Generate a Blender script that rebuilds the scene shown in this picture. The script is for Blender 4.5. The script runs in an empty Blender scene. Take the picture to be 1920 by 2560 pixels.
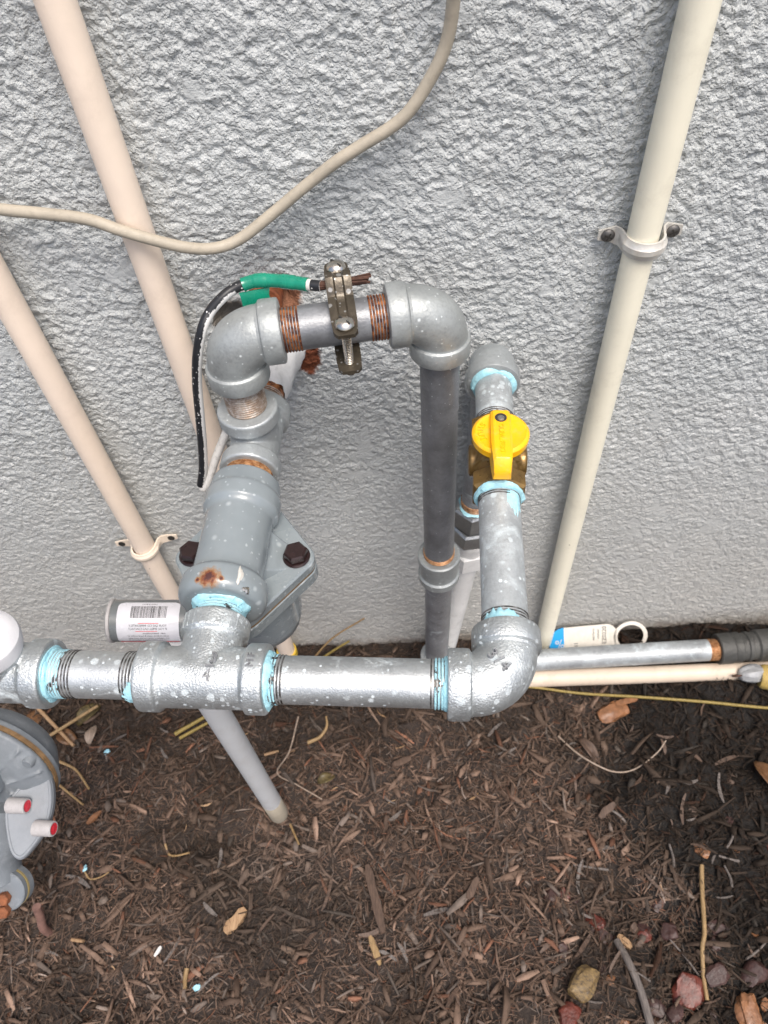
import bpy, bmesh, math, random
import numpy as np
from mathutils import Vector, Matrix
random.seed(7); RNG = np.random.default_rng(11)
sc = bpy.context.scene
COL = sc.collection
PI = math.pi

# ------------------------------------------------------------------ camera, sky, sun, exposure
cam_d = bpy.data.cameras.new('camera'); cam = bpy.data.objects.new('camera', cam_d); COL.objects.link(cam)
R = [[0.99788074, -0.05963098, -0.02604176], [-0.03176457, -0.79570460, 0.60485139], [-0.05678943, -0.60274235, -0.79591245]]
cam.matrix_world = Matrix(((R[0][0], -R[0][1], -R[0][2], 0), (R[1][0], -R[1][1], -R[1][2], -.455),
                           (R[2][0], -R[2][1], -R[2][2], .885), (0, 0, 0, 1)))
cam_d.sensor_fit = 'VERTICAL'; cam_d.sensor_height = 36; cam_d.lens = 26.02
cam_d.clip_start = .01; cam_d.clip_end = 500
cam_d.dof.use_dof = True; cam_d.dof.focus_distance = .47; cam_d.dof.aperture_fstop = 14
sc.camera = cam
SUN_EL, SUN_AZ = 64, 158
w = bpy.data.worlds.new('World'); sc.world = w; w.use_nodes = True
nt = w.node_tree; bg = nt.nodes['Background']
sky = nt.nodes.new('ShaderNodeTexSky'); sky.sky_type = 'NISHITA'; sky.sun_disc = False
sky.sun_elevation = math.radians(SUN_EL); sky.sun_rotation = math.radians(SUN_AZ)
sky.air_density = 1.0; sky.dust_density = 6.0; sky.ozone_density = 1.2
nt.links.new(sky.outputs[0], bg.inputs[0]); bg.inputs[1].default_value = .14
sun_d = bpy.data.lights.new('sun', 'SUN'); sun = bpy.data.objects.new('sun', sun_d); COL.objects.link(sun)
sun_d.energy = 1.5; sun_d.angle = math.radians(26); sun_d.color = (1, .97, .92)
az, el = math.radians(SUN_AZ), math.radians(SUN_EL)
to_sun = Vector((math.sin(az) * math.cos(el), math.cos(az) * math.cos(el), math.sin(el)))
sun.rotation_euler = to_sun.to_track_quat('Z', 'Y').to_euler(); sun.location = (0, -3, 6)
vs = sc.view_settings; vs.view_transform = 'Standard'; vs.look = 'None'; vs.gamma = 1; vs.use_curve_mapping = False
vs.exposure = .52

# ------------------------------------------------------------------ materials
class NT:
    def __init__(s, name):
        s.m = bpy.data.materials.new(name); s.m.use_nodes = True
        s.t = s.m.node_tree; s.b = s.t.nodes['Principled BSDF']
        s.co = s.n('ShaderNodeTexCoord').outputs['Object']
    def n(s, typ, **kw):
        x = s.t.nodes.new(typ)
        for k, v in kw.items(): setattr(x, k, v)
        return x
    def link(s, a, b): s.t.links.new(a, b)
    def inp(s, sock, v):
        if hasattr(v, 'is_output') or isinstance(v, bpy.types.NodeSocket): s.link(v, sock)
        else: sock.default_value = v
    def noise(s, scale, detail=3, rough=.55, co=None, out='Fac', dist=0):
        x = s.n('ShaderNodeTexNoise'); s.link(co or s.co, x.inputs['Vector'])
        x.inputs['Scale'].default_value = scale; x.inputs['Detail'].default_value = detail
        x.inputs['Roughness'].default_value = rough; x.inputs['Distortion'].default_value = dist
        return x.outputs[out]
    def scaled(s, v):
        x = s.n('ShaderNodeMapping'); s.link(s.co, x.inputs['Vector']); x.inputs['Scale'].default_value = v
        return x.outputs[0]
    def ramp(s, f, a, b, lo=0., hi=1.):
        x = s.n('ShaderNodeMapRange'); s.inp(x.inputs[0], f)
        for i, v in enumerate((a, b, lo, hi)): s.inp(x.inputs[i + 1], v)
        return x.outputs[0]
    def math(s, op, a, b=0.):
        x = s.n('ShaderNodeMath', operation=op); s.inp(x.inputs[0], a); s.inp(x.inputs[1], b)
        return x.outputs[0]
    def mix(s, f, a, b):
        x = s.n('ShaderNodeMix', data_type='RGBA'); s.inp(x.inputs[0], f)
        for i, v in ((6, a), (7, b)):
            if isinstance(v, (tuple, list)): v = (*v[:3], 1)
            s.inp(x.inputs[i], v)
        return x.outputs[2]
    def mixf(s, f, a, b):
        x = s.n('ShaderNodeMix', data_type='FLOAT'); s.inp(x.inputs[0], f); s.inp(x.inputs[2], a); s.inp(x.inputs[3], b)
        return x.outputs[0]
    def spots(s, scale, thr, rmax, soft=.06):
        v = s.n('ShaderNodeTexVoronoi'); s.link(s.co, v.inputs['Vector']); v.inputs['Scale'].default_value = scale
        sep = s.n('ShaderNodeSeparateColor'); s.link(v.outputs['Color'], sep.inputs[0])
        rad = s.ramp(sep.outputs[0], thr, 1., 0., rmax)
        wob = s.math('MULTIPLY', s.math('SUBTRACT', s.noise(scale * 2.5, 2), .5), .12)
        d = s.math('SUBTRACT', rad, s.math('ADD', v.outputs['Distance'], wob))
        return s.ramp(d, 0., soft)
    def bump(s, h, strength=.5, dist=.001, base=None):
        x = s.n('ShaderNodeBump'); s.inp(x.inputs['Height'], h); x.inputs['Strength'].default_value = strength
        x.inputs['Distance'].default_value = dist
        if base is not None: s.link(base, x.inputs['Normal'])
        return x.outputs[0]
    def out(s, col=None, rough=None, metal=None, normal=None, coat=None, spec=None):
        b = s.b.inputs
        if col is not None: s.inp(b['Base Color'], (*col[:3], 1) if isinstance(col, (tuple, list)) else col)
        if rough is not None: s.inp(b['Roughness'], rough)
        if metal is not None: s.inp(b['Metallic'], metal)
        if normal is not None: s.link(normal, b['Normal'])
        if coat is not None: s.inp(b['Coat Weight'], coat); b['Coat Roughness'].default_value = .12
        if spec is not None: s.inp(b['Specular IOR Level'], spec)
        return s.m

def galvanized(name, base, var, rough, metal, hammer, spot, smear=0., dark=0., blue=0., peel=.6):
    t = NT(name)
    big = t.noise(38, 4, .6); fine = t.noise(420, 3, .6)
    c = t.mix(t.ramp(big, .3, .7), tuple(x * (1 - var) for x in base), tuple(min(1, x * (1 + var)) for x in base))
    c = t.mix(t.ramp(fine, .45, .75, 0, .35), c, tuple(x * .62 for x in base))
    if dark: c = t.mix(t.ramp(t.noise(90, 5, .7), .55, .75, 0, dark), c, (.05, .05, .05))
    m = 0.
    if spot:
        m = t.math('MAXIMUM', t.math('MULTIPLY', t.spots(150, .42, .46 * spot, .10), .75), t.spots(330, .50, .46 * spot, .10))
        m = t.math('MULTIPLY', m, t.ramp(t.noise(70, 3), .30, .62, .25, 1.))
    if smear:
        st = t.ramp(t.noise(46, 5, .7, dist=.8), .60 - .12 * smear, .72, 0, .8)
        m = t.math('MAXIMUM', m, st) if spot else st
    if spot or smear:
        c = t.mix(t.math('MULTIPLY', m, .92), c, (.62, .70, .73) if smear else (.74, .79, .80))
    if blue:
        bm = t.ramp(t.noise(60, 4, .6, dist=1.), .66, .70, 0, .85)
        c = t.mix(bm, c, (.40, .68, .76)); m = t.math('MAXIMUM', m, bm) if (spot or smear) else bm
    mt = t.math('MULTIPLY', t.math('SUBTRACT', 1., m), metal) if (spot or smear or blue) else metal
    r = t.ramp(big, .3, .7, rough - .07, rough + .1)
    h = t.math('MULTIPLY', t.noise(hammer, 2, .5), 1.)
    nrm = t.bump(h, peel, .0006)
    nrm = t.bump(fine, .25, .0002, nrm)
    return t.out(c, r, mt, nrm)

def plain(name, col, rough=.5, metal=0., var=.12, scale=60, bump=.0, coat=0., bscale=300, dirt=None, dirtamt=.4, spot=0., fleck=0.):
    t = NT(name)
    c = t.mix(t.ramp(t.noise(scale, 4, .6), .3, .7), tuple(x * (1 - var) for x in col), tuple(min(1, x * (1 + var)) for x in col))
    if dirt: c = t.mix(t.ramp(t.noise(scale * 2.3, 5, .7), .52, .75, 0, dirtamt), c, dirt)
    if spot: c = t.mix(t.math('MULTIPLY', t.math('MAXIMUM', t.spots(170, .6, .40), t.spots(400, .6, .42)), spot), c, (.7, .72, .72))
    if fleck: c = t.mix(t.math('MULTIPLY', t.spots(75, .80, .13, .03), fleck), c, (.12, .08, .05))
    nrm = t.bump(t.noise(bscale, 3, .6), .6, bump) if bump else None
    return t.out(c, t.ramp(t.noise(scale * 1.7, 3), .3, .7, max(.03, rough - .08), rough + .08), metal, nrm, coat or None)

M = {}
M['galv'] = galvanized('bright galvanized', (.57, .605, .615), .15, .45, .82, 950, 1.0, .15, peel=.65)
M['galvpipe'] = galvanized('bright galvanized pipe', (.58, .61, .62), .14, .42, .84, 1300, .85, .14, peel=.35)
M['galvleg'] = galvanized('galvanized with soap residue', (.50, .535, .55), .16, .45, .55, 900, 1.0, 1.0, peel=.35)
M['galvold'] = galvanized('old galvanized fitting', (.37, .395, .395), .16, .47, .45, 520, .55, 0, .25, peel=.4)
M['galvtee'] = galvanized('weathered galvanized', (.40, .43, .44), .14, .42, .42, 480, .6, 0, .2, peel=.35)
M['pipedark'] = galvanized('dark weathered pipe', (.225, .235, .25), .32, .42, .50, 700, .38, peel=.35)
M['pipegrey'] = galvanized('grey weathered pipe and letter shade', (.30, .31, .325), .22, .48, .45, 500, .35, .25, .5)
M['pipeground'] = galvanized('dull ground pipe', (.36, .385, .40), .22, .48, .4, 500, .3, .7, .5)
M['pipewhite'] = plain('whitewashed pipe', (.66, .66, .65), .55, 0, .08, 40, .0004, 0, 300, (.25, .24, .22), .35)
M['nutgrey'] = galvanized('union nut', (.36, .375, .38), .15, .36, .75, 500, .4)
M['blackfit'] = galvanized('weathered dark fitting', (.062, .062, .058), .4, .55, .25, 300, 0, 0, .7, peel=.8)
def thread_mat(name, a, b, metal=.8, rough=.4):
    t = NT(name); f = t.ramp(t.noise(240, 4, .7), .42, .62)
    return t.out(t.mix(f, a, b), rough, t.mixf(f, metal, metal * .3), t.bump(t.noise(700, 3), .5, .0004))
M['thread'] = thread_mat('dark cut thread', (.10, .095, .09), (.26, .26, .26), .85, .30)
def sealed_thread():
    t = NT('thread smeared with blue sealant'); f = t.ramp(t.noise(170, 4, .65, dist=.6), .40, .45)
    return t.out(t.mix(f, (.10, .095, .09), t.mix(t.ramp(t.noise(260, 3), .3, .7), (.33, .62, .72), (.46, .74, .82))), .42, t.math('MULTIPLY', t.math('SUBTRACT', 1., f), .8), t.bump(f, .6, .0006))
M['threadseal'] = sealed_thread()
M['threadrust'] = thread_mat('rusty thread', (.06, .013, .006), (.40, .15, .045), .15, .6)
M['threadtan'] = thread_mat('tarnished thread', (.27, .20, .15), (.43, .39, .35), .5, .42)
M['threadcopper'] = thread_mat('rust tinted thread', (.30, .14, .06), (.55, .32, .16), .6, .4)
t = NT('blue pipe sealant'); M['seal'] = t.out(t.mix(t.ramp(t.noise(190, 4), .3, .7), (.30, .60, .70), (.44, .74, .82)), .45, 0., t.bump(t.noise(330, 3), .7, .0007))
def reg_paint():
    t = NT('grey regulator paint')
    c = t.mix(t.ramp(t.noise(30, 3), .3, .7), (.195, .228, .245), (.245, .28, .297))
    sp = t.math('MAXIMUM', t.spots(150, .55, .45, .25), t.spots(330, .62, .42, .2))
    c = t.mix(t.math('MULTIPLY', sp, .45), c, (.55, .60, .62))
    return t.out(c, t.ramp(t.noise(60, 3), .3, .7, .20, .34), 0., t.bump(t.math('ADD', t.noise(160, 2), t.math('MULTIPLY', sp, .6)), .3, .0005), .35)
M['reg'] = reg_paint()
def reg_rusty(pts):
    t = NT('grey regulator paint with rust blisters')
    c = t.mix(t.ramp(t.noise(30, 3), .3, .7), (.195, .228, .245), (.245, .28, .297))
    sp = t.math('MAXIMUM', t.spots(150, .55, .45, .25), t.spots(330, .62, .42, .2))
    c = t.mix(t.math('MULTIPLY', sp, .45), c, (.55, .60, .62)); rust = 0.
    for (p, rx, ry) in pts:
        v = t.n('ShaderNodeVectorMath', operation='SUBTRACT'); t.link(t.co, v.inputs[0]); v.inputs[1].default_value = p
        s = t.n('ShaderNodeVectorMath', operation='MULTIPLY'); t.link(v.outputs[0], s.inputs[0]); s.inputs[1].default_value = (1 / rx, 1 / ry, 1 / rx)
        l = t.n('ShaderNodeVectorMath', operation='LENGTH'); t.link(s.outputs[0], l.inputs[0])
        d = t.math('ADD', l.outputs['Value'], t.math('MULTIPLY', t.math('SUBTRACT', t.noise(330, 4, .65), .5), 1.5))
        c = t.mix(t.ramp(d, 1.25, .75, 0., .85), c, (.30, .15, .05))
        c = t.mix(t.ramp(d, .80, .55, 0., .95), c, (.19, .055, .018))
        c = t.mix(t.ramp(d, .50, .25, 0., .9), c, (.05, .014, .016))
        k = t.ramp(d, .9, .4); rust = t.math('MAXIMUM', rust, k) if rust else k
    h = t.math('ADD', t.noise(160, 2), t.math('ADD', t.math('MULTIPLY', sp, .6), t.math('MULTIPLY', t.math('MULTIPLY', rust, t.noise(600, 4)), 2.5)))
    return t.out(c, t.mixf(rust, .27, .6), 0., t.bump(h, .35, .0006), t.math('MULTIPLY', t.math('SUBTRACT', 1., rust), .35))
def rust_patch():
    t = NT('rust bloom'); n = t.noise(260, 5, .7)
    return t.out(t.mix(t.ramp(n, .4, .6), (.36, .14, .03), (.07, .018, .012)), .65, 0., t.bump(n, .9, .0012))
M['tubegrey'] = plain('dark grey tube', (.135, .148, .153), .32, 0, .1, 60, .0002, .25)
M['rustbloom'] = rust_patch()
M['rust'] = plain('rust brown', (.20, .055, .018), .8, 0, .45, 130, .0008, 0, 380, (.30, .13, .05), .6)
M['gasket'] = plain('rusty gasket', (.20, .12, .055), .7, 0, .4, 160)
M['boltdark'] = plain('dark brown bolt', (.028, .014, .014), .34, .35, .3, 200, .0002, .2)
M['boltrust'] = plain('rusted bolt', (.24, .085, .035), .75, .1, .35, 240, .0006)
M['bronze'] = plain('dark bronze', (.085, .07, .05), .36, .55, .25, 130, .0004, .25, 520, None, 0, .35)
M['steel'] = plain('stainless screw', (.62, .58, .52), .22, 1., .1, 90, .0001)
M['steeldirty'] = plain('dirty screw', (.13, .125, .12), .45, .7, .35, 220, .0004)
M['slot'] = plain('slot recess', (.03, .028, .025), .6)
def wire_black():
    t = NT('black wire insulation with overspray')
    geo = t.n('ShaderNodeNewGeometry'); dotn = t.n('ShaderNodeVectorMath', operation='DOT_PRODUCT'); t.link(geo.outputs['Normal'], dotn.inputs[0])
    dotn.inputs[1].default_value = (.92, -.25, .05)
    e = t.math('ADD', dotn.outputs['Value'], t.math('MULTIPLY', t.math('SUBTRACT', t.noise(420, 4, .7), .5), .7))
    m = t.math('MAXIMUM', t.ramp(e, .56, .62), t.spots(620, .60, .42))
    return t.out(t.mix(m, (.014, .015, .018), (.66, .66, .65)), .38, 0.)
M['wire'] = wire_black()
M['wirewhite'] = plain('white painted wire', (.62, .61, .59), .55, 0, .06, 80, 0, 0, 300, (.10, .09, .08), .5)
M['tape'] = plain('green tape', (.006, .235, .145), .27, 0, .12, 90, .0004, .3, 220)
M['tapewhite'] = plain('white wire sleeve', (.62, .60, .56), .5)
M['copper'] = plain('tarnished copper strand', (.095, .048, .034), .45, .6, .35, 300)
M['yellow'] = plain('yellow handle', (.93, .49, .004), .36, 0, .05, 50, .0002, .1, 420, (.74, .46, .16), .45)
M['brass'] = plain('tarnished brass', (.24, .145, .045), .33, .65, .3, 75, .0005, .3, 160, (.12, .07, .03), .5)
M['cream'] = plain('cream conduit', (.86, .82, .67), .42, 0, .035, 22, .0002, 0, 200, (.40, .35, .27), .22, 0., .8)
M['beige'] = plain('beige painted conduit', (.88, .745, .62), .45, 0, .04, 22, .0004, 0, 140, (.50, .40, .31), .20, 0., .6)
M['beigelow'] = plain('beige buried conduit', (.60, .50, .40), .5, 0, .06, 30, .0004, 0, 140, (.30, .23, .17), .35)
M['beigestrap'] = plain('beige strap', (.78, .67, .55), .45, 0, .06, 60)
M['strapmetal'] = plain('aluminium strap', (.68, .66, .61), .36, .35, .12, 80, .0002, 0, 300, (.50, .40, .26), .4)
M['cable'] = plain('tan cable', (.42, .375, .30), .55, 0, .10, 60, .0004, 0, 350, (.24, .21, .165), .45)
M['ventpipe'] = plain('grey plastic vent', (.48, .495, .51), .5, 0, .06, 30, .0001, 0, 300, (.33, .28, .22), .25)
M['ventend'] = plain('stained vent end', (.38, .34, .27), .55, 0, .12, 40)
M['meter'] = plain('grey meter paint', (.165, .185, .205), .5, 0, .12, 45, .0003, 0, 300, (.34, .36, .38), .4)
M['meterlight'] = plain('light grey cast cover', (.21, .23, .255), .5, 0, .10, 60, .0004, 0, 400, (.20, .21, .22), .4)
M['post'] = plain('pale grey seal post', (.40, .385, .385), .55, 0, .08, 200, .0003, 0, 500, (.16, .15, .14), .3)
M['redseal'] = plain('red wire seal', (.62, .03, .05), .4, 0, .2, 400, .0004)
M['yellowline'] = plain('yellow gasket edge', (.36, .28, .12), .6)
M['white'] = plain('white coating', (.58, .585, .61), .4, 0, .05, 60, .0003)
M['caulk'] = plain('white caulk', (.66, .67, .67), .5, 0, .06, 80, .0015, 0, 120, (.30, .28, .26), .3)
M['label'] = plain('label film', (.58, .58, .62), .25, 0, .06, 70, .0003, .2, 100)
M['ink'] = plain('black ink', (.02, .02, .022), .4)
M['redink'] = plain('red ink', (.62, .05, .06), .4)
M['tagwhite'] = plain('tag card', (.66, .63, .57), .5, 0, .08, 70, 0, 0, 300, (.3, .27, .22), .3)
M['tagblue'] = plain('tag blue print', (.01, .30, .66), .4, 0, .06)
M['yellowtape'] = plain('yellow plastic', (.72, .50, .06), .5)
M['yellowcap'] = plain('yellow wrap', (.46, .33, .10), .6, 0, .2, 90, .0006, 0, 200, (.2, .15, .08), .5)
M['putty'] = plain('grey duct putty', (.38, .39, .40), .5, .2, .2, 160, .0012)
M['pinkcopper'] = plain('weathered copper tube', (.26, .15, .125), .5, .3, .3, 120)

def stucco():
    t = NT('painted stucco')
    c = t.mix(t.ramp(t.noise(7, 5, .65), .3, .7), (.46, .485, .488), (.535, .558, .56))
    c = t.mix(t.ramp(t.noise(34, 4, .7), .58, .78, 0., .45), c, (.40, .405, .40))      # grime held in the rough coat
    sep = t.n('ShaderNodeSeparateXYZ'); t.link(t.co, sep.inputs[0])
    low = t.ramp(t.math('ADD', sep.outputs[2], t.math('MULTIPLY', t.noise(16, 4), .22)), .56, .12, 0., .8)
    c = t.mix(low, c, (.42, .405, .375))                     # splashed dirt low on the wall
    spl = t.ramp(t.math('ADD', sep.outputs[2], t.math('MULTIPLY', t.noise(60, 5, .7), .05)), .045, .02, 0., .75)
    c = t.mix(spl, c, (.17, .13, .10))
    # rust stain streak beside the wall outlet
    sn = t.math('MULTIPLY', t.math('SUBTRACT', t.noise(110, 4, .7), .5), 1.1)
    def stain(x, z, rx, rz, amt, col, c):
        dx = t.math('DIVIDE', t.math('SUBTRACT', sep.outputs[0], x), rx); dz = t.math('DIVIDE', t.math('SUBTRACT', sep.outputs[2], z), rz)
        d = t.math('SQRT', t.math('ADD', t.math('MULTIPLY', dx, dx), t.math('MULTIPLY', dz, dz)))
        d = t.math('ADD', d, sn)
        return t.mix(t.ramp(d, 1., .75, 0., amt), c, col)
    c = stain(-.0690, .4960, .012, .020, .97, (.15, .04, .014), c)
    c = stain(-.0775, .552, .013, .022, .9, (.24, .085, .03), c)
    c = stain(-.119, .535, .020, .022, .8, (.15, .12, .09), c)
    rg = t.n('ShaderNodeAttribute', attribute_name='relief').outputs['Fac']
    vo = t.n('ShaderNodeTexVoronoi', feature='F1'); vo.inputs['Scale'].default_value = 430
    wv = t.n('ShaderNodeVectorMath', operation='MULTIPLY_ADD'); nz = t.n('ShaderNodeTexNoise'); t.link(t.co, nz.inputs['Vector']); nz.inputs['Scale'].default_value = 500; nz.inputs['Detail'].default_value = 0
    t.link(nz.outputs['Color'], wv.inputs[0]); wv.inputs[1].default_value = (.0022, .0022, .0022); t.link(t.co, wv.inputs[2]); t.link(wv.outputs[0], vo.inputs['Vector'])
    gr = t.math('SUBTRACT', 1., vo.outputs['Distance'])
    hh = t.math('ADD', t.math('MULTIPLY', t.math('ADD', t.math('MULTIPLY', t.noise(300, 3, .55), 1.0), t.math('MULTIPLY', gr, .50)), rg), t.math('MULTIPLY', t.noise(1100, 0), .15))
    return t.out(c, .85, 0., t.bump(hh, 1., .0019), None, .12)
M['stucco'] = stucco()
def mulch_mat(name, use_attr):
    t = NT(name)
    if use_attr:
        a = t.n('ShaderNodeAttribute', attribute_name='tint'); base = a.outputs['Color']
        g = t.noise(120, 4, .7, t.scaled((1, 1, 1)))
        x = t.n('ShaderNodeMix', data_type='RGBA', blend_type='MULTIPLY'); x.inputs[0].default_value = 1
        t.link(base, x.inputs[6]); t.link(t.mix(t.ramp(g, .3, .7), (.72, .72, .72), (1.2, 1.2, 1.2)), x.inputs[7])
        return t.out(x.outputs[2], .8, 0., t.bump(t.noise(700, 3), .7, .0008), None, .2)
    c = t.mix(t.ramp(t.noise(180, 5, .7), .35, .7), (.020, .014, .011), (.055, .039, .031))
    sp = t.n('ShaderNodeSeparateXYZ'); t.link(t.co, sp.inputs[0])
    bk = t.ramp(t.math('ADD', sp.outputs[0], t.math('MULTIPLY', t.math('SUBTRACT', t.noise(16, 3), .5), .12)), .17, .25)      # black compost
    c = t.mix(bk, c, (.010, .008, .007))
    return t.out(c, .75, 0., t.bump(t.noise(260, 5, .7), .9, .004))
M['soil'] = mulch_mat('dark mulch soil', False)
M['mulch'] = mulch_mat('shredded bark', True)
def wood(name, a, b, rough=.6, st=(260, 30, 260), bump=.0006):
    t = NT(name); g = t.noise(1., 4, .65, t.scaled(st))
    return t.out(t.mix(t.ramp(g, .35, .65), a, b), rough, 0., t.bump(g, .7, bump))
M['straw'] = wood('straw', (.21, .135, .06), (.34, .225, .105), .55, (500, 60, 500))
M['strawgreen'] = wood('yellow green straw', (.17, .125, .028), (.29, .21, .055), .5, (500, 60, 500))
M['strawpale'] = wood('pale dry stem', (.22, .17, .13), (.36, .28, .22), .5, (500, 60, 500))
M['tanwood'] = wood('fresh tan wood', (.26, .155, .08), (.40, .26, .145), .65, (500, 80, 500))
M['greywood'] = wood('grey twig wood', (.07, .06, .055), (.17, .145, .13), .7, (700, 60, 700))
M['goldwood'] = wood('golden split wood', (.06, .042, .026), (.22, .145, .055), .55, (420, 260, 420))
M['barkbrown'] = wood('brown bark', (.055, .034, .024), (.115, .072, .050), .65, (500, 60, 500))
M['redstone'] = plain('wet red stone', (.105, .022, .013), .5, 0, .5, 130, .0022, .12, 200, (.06, .02, .016), .5)
M['orangestone'] = plain('orange brown bark', (.22, .10, .045), .45, 0, .4, 110, .0012, .1)
M['darkstone'] = plain('dark maroon stone', (.045, .02, .017), .5, 0, .35, 110, .001)
M['leafbrown'] = plain('brown leaf', (.13, .062, .025), .5, 0, .5, 140, .0012, .05, 300, (.05, .03, .02), .6)
M['leafolive'] = plain('olive leaf', (.10, .075, .028), .5, 0, .5, 140, .0012, .05, 300, (.05, .03, .02), .6)
M['pebblewhite'] = plain('white flake', (.62, .60, .57), .5)
M['bluebit'] = plain('blue sealant drip', (.34, .62, .72), .4)

# ------------------------------------------------------------------ mesh helpers
def V(*a): return Vector(a)
def frame(axis, ref=None):
    a = Vector(axis).normalized(); r = Vector(ref) if ref else (V(0, 0, 1) if abs(a.z) < .9 else V(1, 0, 0))
    u = (r - a * r.dot(a)).normalized(); return a, u, a.cross(u)      # axis, u, v
class MB:
    def __init__(s): s.v = []; s.f = []
    def add(s, vs, fs):
        o = len(s.v); s.v += [tuple(x) for x in vs]; s.f += [tuple(i + o for i in f) for f in fs]; return s
    def rings(s, rings, cap0=True, cap1=True, closed=False):
        n = len(rings[0]); vs = [p for r in rings for p in r]; fs = []
        m = len(rings)
        for i in range(m if closed else m - 1):
            a, b = i * n, ((i + 1) % m) * n
            for j in range(n): k = (j + 1) % n; fs.append((a + j, a + k, b + k, b + j))
        if not closed:
            if cap0: fs.append(tuple(range(n - 1, -1, -1)))
            if cap1: fs.append(tuple((m - 1) * n + j for j in range(n)))
        return s.add(vs, fs)
    def lathe(s, p, axis, prof, seg=40, cap0=True, cap1=True, ref=None, wob=0., rs=1):
        a, u, v = frame(axis, ref); p = Vector(p); rr = random.Random(rs); ph = [rr.uniform(0, 6.28) for _ in range(4)]; R_ = []
        for t, r in prof:
            ring = []
            for j in range(seg):
                th = 2 * PI * j / seg; q = r
                if wob: q = r * (1 + wob * (math.sin(3 * th + ph[0] + 90 * t) + .7 * math.sin(5 * th + ph[1] + 60 * t) + .6 * math.sin(9 * th + ph[2] - 200 * t)))
                ring.append(p + a * t + u * (q * math.cos(th)) + v * (q * math.sin(th)))
            R_.append(ring)
        return s.rings(R_, cap0, cap1)
    def tube(s, pts, r, seg=16, cap=True, radii=None):
        pts = [Vector(p) for p in pts]; n = len(pts); R_ = []
        T = [(pts[min(i + 1, n - 1)] - pts[max(i - 1, 0)]).normalized() for i in range(n)]
        a, u, v = frame(T[0])
        for i in range(n):
            u = (u - T[i] * u.dot(T[i])).normalized(); v = T[i].cross(u); q = radii[i] if radii else r
            R_.append([pts[i] + u * (q * math.cos(2 * PI * j / seg)) + v * (q * math.sin(2 * PI * j / seg)) for j in range(seg)])
        return s.rings(R_, cap, cap)
    def prism(s, poly, origin, ex, ey, ez, h0, h1, bev=0.):
        o, ex, ey, ez = Vector(origin), Vector(ex), Vector(ey), Vector(ez)
        lv = [(0, h0), (0, h1)]
        if bev: lv = [(bev, h0), (0, h0 + bev), (0, h1 - bev), (bev, h1)]
        c = (sum(p[0] for p in poly) / len(poly), sum(p[1] for p in poly) / len(poly)); R_ = []
        for ins, h in lv:
            ring = []
            for x, y in poly:
                L = math.hypot(x - c[0], y - c[1]) or 1; k = max(0, 1 - ins / L)
                ring.append(o + ex * (c[0] + (x - c[0]) * k) + ey * (c[1] + (y - c[1]) * k) + ez * h)
            R_.append(ring)
        return s.rings(R_)
    def hexn(s, p, axis, r, h, ref=None, ch=.12):
        a, u, v = frame(axis, ref)
        poly = [(r * math.cos(PI / 3 * k), r * math.sin(PI / 3 * k)) for k in range(6)]
        return s.prism(poly, p, u, v, a, 0, h, r * ch)
    def build(s, name, mat, parent=None, smooth=35, remesh=0., sm_it=0):
        me = bpy.data.meshes.new(name); off = Vector(parent.get('_loc', (0, 0, 0))) if parent else Vector((0, 0, 0))
        me.from_pydata([tuple(Vector(x) - off) for x in s.v], [], s.f)
        bm = bmesh.new(); bm.from_mesh(me); bmesh.ops.recalc_face_normals(bm, faces=bm.faces); bm.to_mesh(me); bm.free()
        if remesh:
            ob = bpy.data.objects.new('tmp', me); COL.objects.link(ob)
            rm = ob.modifiers.new('r', 'REMESH'); rm.mode = 'VOXEL'; rm.voxel_size = remesh
            if sm_it: q = ob.modifiers.new('s', 'SMOOTH'); q.iterations = sm_it; q.factor = .5
            me2 = bpy.data.meshes.new_from_object(ob.evaluated_get(bpy.context.evaluated_depsgraph_get()))
            bpy.data.objects.remove(ob); bpy.data.meshes.remove(me); me = me2; me.name = name
        me.materials.clear(); me.materials.append(M[mat]); me.shade_smooth()
        if smooth and not remesh: me.set_sharp_from_angle(angle=math.radians(smooth))
        ob = bpy.data.objects.new(name, me); COL.objects.link(ob)
        if parent: ob.parent = top_of(parent)
        return ob
def top_of(p): return p
def tag(o, label, cat, group=None, kind=None):
    if label: o['label'] = label
    if cat: o['category'] = cat
    if group: o['group'] = group
    if kind: o['kind'] = kind
    return o
LOCS = {}
def thing(name, loc, label, cat, group=None):
    o = bpy.data.objects.new(name, None); COL.objects.link(o); o.location = loc; o.empty_display_size = .02
    o['_loc'] = tuple(loc); return tag(o, label, cat, group)
def part(parent, name, mat, mb, label=None, **kw):
    """mesh in world coordinates -> child of parent (a thing, or a part of one)"""
    root = parent if '_loc' in parent.keys() else parent.parent
    ob = mb.build(name, mat, root, **kw)
    if parent is not root: ob.parent = parent
    if label: ob['label'] = label
    return ob
def solo(name, mat, mb, loc, label, cat, group=None, **kw):
    """a thing that is one mesh, origin at its base"""
    class P(dict): pass
    off = Vector(loc); mb.v = [tuple(Vector(x) - off) for x in mb.v]
    ob = mb.build(name, mat, None, **kw); ob.location = loc
    return tag(ob, label, cat, group)

TXT = {}
def text2d(s, size, extrude=0.):
    k = (s, size, extrude)
    if k not in TXT:
        cu = bpy.data.curves.new('t', 'FONT'); cu.body = s; cu.size = size; cu.align_x = 'CENTER'; cu.align_y = 'CENTER'; cu.resolution_u = 3
        cu.extrude = extrude
        ob = bpy.data.objects.new('t', cu); COL.objects.link(ob)
        me = bpy.data.meshes.new_from_object(ob.evaluated_get(bpy.context.evaluated_depsgraph_get()))
        TXT[k] = ([tuple(v.co) for v in me.vertices], [tuple(p.vertices) for p in me.polygons])
        bpy.data.objects.remove(ob); bpy.data.meshes.remove(me)
    return TXT[k]

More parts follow.
